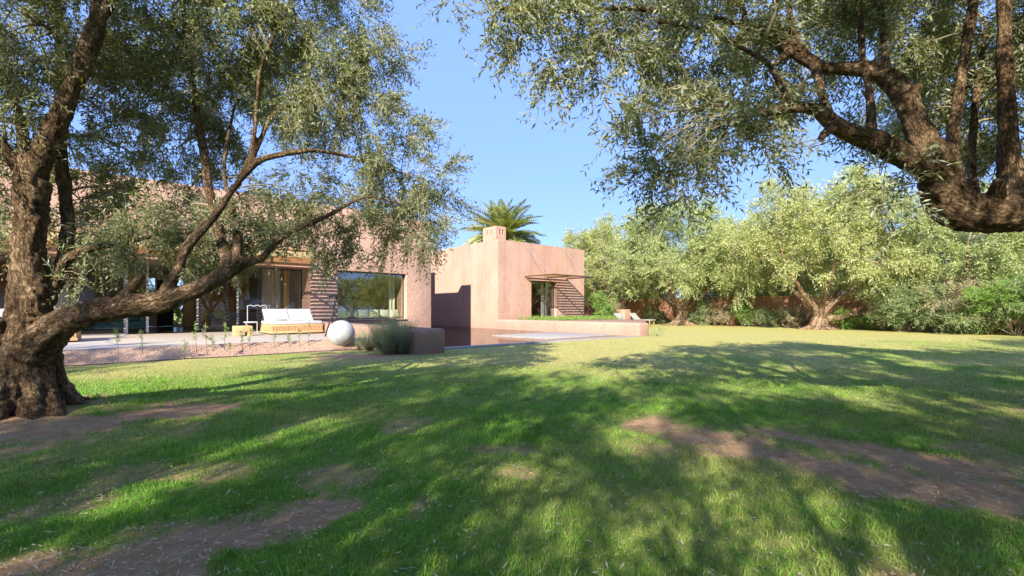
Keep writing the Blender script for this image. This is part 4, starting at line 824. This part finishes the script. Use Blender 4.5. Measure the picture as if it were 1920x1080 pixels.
for j, ((px, yt, yb, _), lb) in enumerate(zip(sap, names)):
    rng = np.random.default_rng(300 + j); b = 14.32 if yb < 655 else 14.0; a, Z = at(px, b); zb = .17 if yb < 655 else .02; zt = CAMH + (HY - yt) / FPX * Z; h = max(.18, zt - zb); p = W(a, b, zb - .02)
    r = empty('sapling', p); tag(r, lb, 'plant', 'saplings planted on the bank')
    ln = rng.normal(0, .05, 2); MB().tube([(0, 0, 0), (ln[0] * .4, ln[1] * .4, h * .5), (ln[0], ln[1], h)], [.008, .006, .003], 5).build('stem', 'twig', r, smooth=True)
    n = 16; t = rng.uniform(.25, 1, n) ** .7; S = np.stack([ln[0] * t, ln[1] * t, h * t], 1); D = unit(rng.normal(0, .6, (n, 3)) + np.array([0, 0, .8])); V = sprays(rng, S, D, rng.uniform(.05, .11, n), 4, .055, .014, .0, .8)
    link('leaves', np_mesh('leaves', V, quads(V), 4), ('shrub' if j in (0, 2, 5, 9) else 'oleander'), r)
# drip hose along the foot of the bank
hose = [W(a, 13.93 + .06 * math.sin(a * 1.9) + .03 * math.sin(a * 5.1), .02) for a in np.arange(-8, 5.9, .2)]
o = MB().tube(hose, .011, 6).build('drip_hose', 'black', smooth=True); tag(o, 'thin black irrigation hose lying along the foot of the bank', 'hose')
# ground cover in the raised bed, shrubs by the pavilion
rng = np.random.default_rng(31); n = 900; a = rng.uniform(19.2, 26.8, n); b = rng.uniform(19.4, 22.3, n); pw = np.stack([a * UX - b * UY, a * UY + b * UX, np.full(n, .55)], 1)
D = unit(rng.normal(0, .5, (n, 3)) + np.array([0, 0, 1.])); V = sprays(rng, pw, D, rng.uniform(.12, .34, n), 5, .09, .028, .1, .9)
o = link('ground_cover', np_mesh('ground_cover', V, quads(V), 4), 'shrub'); tag(o, 'low bright green plants filling the raised bed before the pavilion door', 'plants', kind='stuff')
p = W(26.9, 21.6); bush('green_shrub', 'bright green shrub at the pavilion corner', p.x, p.y, .5, [(0, 0, .6, .7), (.5, .2, 1.0, .6), (-.3, .1, 1.3, .55), (.3, 0, 1.7, .45), (.1, -.4, .5, .6)], 'shrub', 420, .11, .035, 6, .25, .5, -.5, 21)
p = W(28.6, 21.8); bush('dry_shrub', 'dry straw-coloured shrub right of the bright green one', p.x, p.y, .3, [(0, 0, .6, .5), (.4, .1, 1.0, .45), (-.2, 0, 1.2, .4)], 'drybush', 160, .10, .02, 6, .3, .6, -.6, 22, nst=14)
p = W(18.9, 11.9); bush('weed', 'small green weed against the end of the far pool wall', p.x, p.y, 0, [(0, 0, .2, .2)], 'oleander', 500, .1, .02, 5, .15, .3, -.6, 23, nst=4, cat='plant')
# shrubs along the garden wall and the hedge to the right
wl = [(1225, 35.2, .9, 1.3, 'oleander', 'dark low shrub at the wall left of the forked olive trunk'), (1315, 34.6, 1.0, 1.8, 'oleander', 'leafy shrub against the wall just right of the forked olive trunk'), (1352, 34.8, .8, 1.3, 'drybush', 'dry tawny shrub at the wall between the two olive trunks'),
      (1392, 34.6, .9, 1.5, 'shrub', 'bright green shrub at the wall midway between the two olive trunks'), (1435, 34.7, 1.0, 1.6, 'oleander', 'grey-green shrub at the wall left of the low-branched olive'), (1490, 34.8, .9, 1.2, 'drybush', 'brown dry shrub at the wall beside the low-branched olive trunk'), (1605, 34.5, .9, .7, 'shrub', 'low green plants beneath the long sideways olive branch')]
def atA(px, a):
    dx = (px - CX) / FPX; Z = a / (UX * dx + UY); return dx * Z, Z
for j, (px, a, R_, H, mt, lb) in enumerate(wl):
    x, y = atA(px, a); rng = np.random.default_rng(400 + j); bush('wall_shrub', lb, x, y, 0, blob(rng, R_, H, 7, .35, .55), mt, 300, .13, .03, 6, .3, .6, -.5, 410 + j, 'shrubs along the garden wall', nst=10)
hd = [(1690, 33.2, 1.5, 2.6, 'oleander', 'glossy green oleander, the first bush of the hedge beside the olive'), (1748, 33.0, 1.6, 3.0, 'oleander', 'tall dark-topped oleander, second bush of the hedge'), (1805, 32.6, 1.5, 2.6, 'drybush', 'straw-coloured dry bush in the middle of the hedge'),
      (1850, 32.4, 1.5, 2.5, 'oleander', 'mixed green bush of the hedge under the thick limb'), (1905, 32.0, 1.6, 3.0, 'shrub', 'yellow-green leafy bush at the right end of the hedge'), (1985, 31.6, 1.7, 3.0, 'oleander', 'oleander hedge bush just outside the frame'), (2080, 31.6, 1.7, 3.0, 'oleander', 'oleander hedge bush farther outside the frame')]
for j, (px, a, R_, H, mt, lb) in enumerate(hd):
    x, y = atA(px, a); rng = np.random.default_rng(500 + j); bush('hedge_bush', lb, x, y, 0, blob(rng, R_, H, 16, .5, .8), mt, 190, .15, .03, 6, .35, .7, -.5, 510 + j, 'hedge bushes at the lawn edge', nst=16)
# garden shrub seen through the villa's back opening
p = W(pA(330) + .9, 37.0); bush('garden_shrub', 'bright garden greenery seen through the far opening of the room', p.x, p.y, 0, [(0, 0, .8, 1.2), (-1, 0, .9, 1.1), (1, 0, .9, 1.1), (-1.6, .4, 2.0, .9), (-2.6, .2, 1.4, 1.2), (-3.2, 0, 2.4, 1.2)], 'shrub', 150, .2, .06, 5, .3, .6, -.3, 61)

# ================================================================ furniture on the terrace
def daybed(name, label, a, b, w_, d_, backs=2):
    r = hthing(name, a, b, TZ); tag(r, label, 'daybed', 'teak daybeds on the terrace'); K = lambda mb, nm, mt, **k: mb.build(nm, mt, r, **k)
    K(MB().box(0, w_, 0, .05, .05, .13).box(0, w_, d_ - .05, d_, .05, .13).box(0, .05, .05, d_ - .05, .05, .13).box(w_ - .05, w_, .05, d_ - .05, .05, .13).box(0, w_, 0, .05, .31, .37).box(0, w_, d_ - .05, d_, .31, .37).box(0, .05, .05, d_ - .05, .31, .37).box(w_ - .05, w_, .05, d_ - .05, .31, .37), 'frame', 'wood', bevel=.006)
    for n, fx in ((int(w_ / .052), 0), (int(d_ / .052), 1)):
        mb = MB()
        for i in range(1, n):
            t = i / n
            if fx == 0:
                x = t * w_
                for y0 in (.005, d_ - .035): mb.box(x - .015, x + .015, y0, y0 + .03, .131, .309)
            else:
                y0 = t * d_
                for x0 in (.005, w_ - .035): mb.box(x0, x0 + .03, y0 - .015, y0 + .015, .131, .309)
        K(mb, 'side_slats', 'wood', kind='stuff')
    for x0 in (.1, w_ - .18):
        for y0 in (.1, d_ - .18): K(MB().box(x0, x0 + .08, y0, y0 + .08, 0, .05), 'foot', 'black')
    K(MB().box(.03, w_ - .03, .03, d_ - .03, .371, .50), 'mattress', 'cloth', bevel=.035, seg=3)
    bw = (w_ - .06) / backs
    for j in range(backs):
        x0 = .03 + j * bw + .015; mb = MB(); n = 9
        for i in range(n):
            t0 = i / n; y0 = d_ - .62 + t0 * .5; z0 = .50 + t0 * .47; e = .054
            mb.add([(x0, y0, z0), (x0 + bw - .03, y0, z0), (x0 + bw - .03, y0 + e * .58, z0 + e * .9), (x0, y0 + e * .58, z0 + e * .9), (x0, y0 + .04, z0 - .03), (x0 + bw - .03, y0 + .04, z0 - .03), (x0 + bw - .03, y0 + .04 + e * .58, z0 - .03 + e * .9), (x0, y0 + .04 + e * .58, z0 - .03 + e * .9)], [(0, 1, 2, 3), (7, 6, 5, 4), (0, 4, 5, 1), (1, 5, 6, 2), (2, 6, 7, 3), (3, 7, 4, 0)])
        K(mb, 'backrest', 'cloth')
        K(MB().tube([(x0 + .1, d_ - .08, .38), (x0 + .1, d_ - .08, 1.0)], .015, 6).tube([(x0 + bw - .13, d_ - .08, .38), (x0 + bw - .13, d_ - .08, 1.0)], .015, 6), 'backrest_stay', 'black')
    return r
DA, DB = at(508, 18.7)[0], 18.7
daybed('daybed', 'white cushioned slatted teak daybed with two raised backrests beside the stool', DA, DB, 6.08 - DA, 1.75)
daybed('daybed', 'teak daybed mostly hidden behind the old olive trunk', at(150, 18.2)[0] - 2.1, 18.2, 2.05, 1.6)
for (x, y, rz, lb) in ((.75, 1.0, .2, 'folded white towel lying toward the left on the daybed'), (1.5, .95, -.1, 'folded white towel lying toward the right on the daybed')):
    p = W(DA + x * .75, DB + y, TZ + .501); o = MB().box(-.22, .22, -.13, .13, 0, .05).box(-.2, .2, -.115, .115, .051, .085).build('towel', 'cloth', bevel=.018, seg=3); o.location = p; o.rotation_euler = (0, 0, TH + rz); tag(o, lb, 'towel', 'towels on the daybed')
# wooden stool
a0, a1 = at(440, 18.6)[0], at(474, 18.6)[0]; r = hthing('wooden_stool', a0, 18.6, TZ); w_ = a1 - a0; tag(r, 'solid honey-coloured wooden block stool left of the daybed', 'stool')
MB().box(0, w_, 0, .5, .14, .36).build('top', 'wood', r, bevel=.02); MB().box(0, w_ * .42, 0, .5, 0, .139).build('leg', 'wood', r, bevel=.008); MB().box(w_ * .72, w_, 0, .5, 0, .139).build('leg', 'wood', r, bevel=.008)
# white chair with wavy top rail behind the stool
a0 = at(463, 20.6)[0]; r = hthing('garden_chair', a0, 20.6, TZ); tag(r, 'slender wire chair with wavy pale top rail between stool and daybed', 'chair')
MB().tube([(.72 * t, 0, 1.06 + .05 * abs(math.sin(t * 9.4))) for t in np.linspace(0, 1, 25)], .016, 6).build('top_rail', 'white', r, smooth=True)
for x in (.02, .36, .7): MB().tube([(x, 0, 0), (x, 0, 1.06)], .014, 6).build('leg', 'black' if x == .36 else 'white', r)
MB().box(-.12, .3, -.42, .0, .42, .47).build('seat', 'white', r, bevel=.015); MB().tube([(-.1, -.4, 0), (-.1, -.4, .42)], .014, 6).build('leg', 'white', r); MB().tube([(.28, -.4, 0), (.28, -.4, .42)], .014, 6).build('leg', 'white', r)
# tripod lamp of three crossed black sticks
b = 16.6; a, Z = at(625, b); r = hthing('tripod_lamp', a, b, TZ); tag(r, 'black lamp of three crossed sticks standing behind the white globe', 'lamp'); a -= 0
zt = CAMH + (HY - 550) / FPX * Z - TZ; wv = at(636, b)[0] - at(613, b)[0]
sticks = [((-.5 * wv - .10, -.1, 0), (.42 * wv, .08, zt - .06)), ((.5 * wv + .1, -.12, 0), (-.5 * wv, .03, zt)), ((.06, .38, 0), (-.02, -.14, zt - .1))]
for s0, s1 in sticks: MB().tube([s0, s1], .024, 8).build('leg', 'black', r, smooth=True)
MB().box(-.3 * wv, .42 * wv, -.05, .08, zt - .14, zt - .03).build('lamp_head', 'black', r, bevel=.01); MB().lathe([(.04, 0), (.05, .05), (.04, .1)], (0, 0, zt * .5 - .05), 12).build('clamp', 'black', r)
# globe light
a, Z = at(640, 14.35); rr = 24.5 / FPX * Z; zc = CAMH - (625 - HY) / FPX * Z; p = W(a, 14.35, zc - rr)
r = empty('globe_lamp', p, TH); tag(r, 'large plain white globe lamp sitting in the bed by the low wall', 'lamp')
prof = [(max(.002, rr * math.sin(math.pi * k / 24)), rr - rr * math.cos(math.pi * k / 24)) for k in range(25)]; M['globe'] = pm('globe_shell', (.34, .335, .33), (.37, .365, .36), 3, .55); MB().lathe(prof, n=40).build('globe', 'globe', r, smooth=True)
MB().lathe([(rr * .38, -.12), (rr * .36, .03)], n=24).build('base_ring', 'white', r)
# sun loungers beyond the far pool wall
for j, (px, lb) in enumerate(((1168, 'grey sun lounger back nearer the pavilion beyond the low wall'), (1196, 'grey sun lounger back nearer the lawn beyond the low wall'))):
    a, Z = at(px, 20.0); r = hthing('sun_lounger', a, 20.0, .2 if a > 27 else .55); z0 = 0
    tag(r, lb, 'sun lounger', 'sun loungers beyond the pool wall')
    MB().add([(-.35, 0, .3), (.35, 0, .3), (.35, .5, .78), (-.35, .5, .78), (-.35, .04, .25), (.35, .04, .25), (.35, .54, .73), (-.35, .54, .73)], [(0, 1, 2, 3), (7, 6, 5, 4), (0, 4, 5, 1), (1, 5, 6, 2), (2, 6, 7, 3), (3, 7, 4, 0)]).build('backrest', 'grey', r)
    MB().box(-.35, .35, -1.3, -.01, .24, .31).build('seat', 'grey', r, bevel=.02)
    for x in (-.3, .25):
        for y_ in (-1.2, -.1): MB().box(x, x + .05, y_, y_ + .05, 0, .239).build('leg', 'wood', r)

# ================================================================ inside the rooms
cz = .745
for j in range(6):
    a0 = WIN[0] + .12 + j * .60; mb = MB(); n = 9; vs = []; fs = []
    for s in (0, 1):
        for i in range(n):
            for k in range(n):
                u, v = i / (n - 1) * 2 - 1, k / (n - 1) * 2 - 1; e = (1 - u ** 4) * (1 - v ** 4); pin = 1 - .07 * (1 - abs(u)) * abs(v) - .0
                vs.append((.27 * u * (1 - .06 * (1 - v * v)), (.11 * e + .012) * (-1 if s == 0 else 1), .25 + .25 * v * (1 - .06 * (1 - u * u))))
        for i in range(n - 1):
            for k in range(n - 1):
                q = [s * n * n + i * n + k, s * n * n + (i + 1) * n + k, s * n * n + (i + 1) * n + k + 1, s * n * n + i * n + k + 1]; fs.append(tuple(q if s == 0 else q[::-1]))
    rim = [i * n for i in range(n)] + [(n - 1) * n + k for k in range(1, n)] + [i * n + n - 1 for i in range(n - 2, -1, -1)] + [k for k in range(n - 2, 0, -1)]
    fs += [(rim[(i + 1) % len(rim)], rim[i], rim[i] + n * n, rim[(i + 1) % len(rim)] + n * n) for i in range(len(rim))]
    o = mb.add(vs, fs).build('cushion', 'cushion_blue' if j in (0, 2) else 'cushion', smooth=True); o.location = W(a0 + .28, 23.42 + .03 * (j % 2), cz + .01); o.rotation_euler = (R(-14), 0, TH + .05 * ((j * 7) % 3 - 1))
    tag(o, ['pale blue cushion first from the ribbed wall in the picture window', 'olive-beige cushion second from the ribbed wall side of the window seat', 'pale blue cushion third along the window seat', 'olive-beige cushion fourth along the window seat', 'olive-beige cushion fifth along the window seat', 'olive-beige cushion last in the row by the window corner'][j], 'cushion', 'cushions on the window seat')
def curtain(a0, a1, b, lb, mat='curtain', z0=TZ + .02, z1=3.2):
    n = int((a1 - a0) / .025); f = [(a0 + (a1 - a0) * i / n, b + .05 * math.sin(i * .9) + .02 * math.sin(i * .37)) for i in range(n + 1)]
    vs = [(x, y, z) for z in (z0, z1) for x, y in f] + [(x, y + .012, z) for z in (z0, z1) for x, y in f]; m = n + 1
    fs = [(i, i + 1, m + i + 1, m + i) for i in range(n)] + [(2 * m + i + 1, 2 * m + i, 3 * m + i, 3 * m + i + 1) for i in range(n)]
    o = MB().add([(x - a0, y - b, z - z0) for x, y, z in vs], fs).build('curtain', mat, smooth=True); o.location = W(a0, b, z0); o.rotation_euler = (0, 0, TH); tag(o, lb, 'curtain', 'curtains behind the glass'); return o
curtain(ga(489) + .1, ga(528) , 24.25, 'beige curtain gathered behind the glass door above the daybed')
curtain(ga(528) + .15, ga(545), 24.3, 'narrow brown curtain beside the beige one behind the glass door', 'panel')
curtain(ga(92), ga(128), 24.3, 'brown curtain behind the glass next to the old olive trunk')
curtain(WIN[1] - .45, WIN[1] - .1, 23.95, 'pale curtain at the corner of the picture window', 'cushion', .75, 3.2)
curtain(22.6, 23.3, 23.5, 'white curtain behind the pavilion glass door', 'cloth', .57, 3.15)
# red picture on the timber wall
a0, a1 = at(411, 29.9)[0], at(436, 29.9)[0]; z0, z1 = zz(423, 556, 29.9), zz(423, 532, 29.9); r = hthing('framed_picture', (a0 + a1) / 2, 29.93, z0); tag(r, 'dark red framed picture on the timber wall', 'picture'); hw = (a1 - a0) / 2
MB().box(-hw, hw, 0, .03, 0, z1 - z0).build('canvas', 'art_red', r); MB().box(-hw - .03, hw + .03, -.01, .028, -.03, -.002).box(-hw - .03, hw + .03, -.01, .028, z1 - z0 + .002, z1 - z0 + .03).box(-hw - .03, -hw - .002, -.01, .028, -.002, z1 - z0 + .002).box(hw + .002, hw + .03, -.01, .028, -.002, z1 - z0 + .002).build('frame', 'frame', r)
def sofa(label, a, b, w_, mat, d_=.9, h=.8, s='sofa'):
    r = hthing(s, a, b, TZ); tag(r, label, 'sofa')
    MB().box(0, w_, 0, d_, .06, .40).build('seat', mat, r, bevel=.05, seg=3); MB().box(0, w_, d_ - .22, d_, .401, h).build('backrest', mat, r, bevel=.05, seg=3)
    MB().box(0, .2, 0, d_ - .23, .401, .6).build('armrest', mat, r, bevel=.04, seg=3); MB().box(w_ - .2, w_, 0, d_ - .23, .401, .6).build('armrest', mat, r, bevel=.04, seg=3)
    for x in (.05, w_ - .11):
        for y_ in (.05, d_ - .11): MB().box(x, x + .06, y_, y_ + .06, 0, .06).build('leg', 'black', r)
sofa('grey sofa in the room before the timber wall', at(395, 27)[0], 27, 2.6, 'grey')
sofa('teal sofa in the room behind the long low olive limb', at(135, 26.5)[0], 26.5, 2.4, 'teal', 1.0, 1.0)
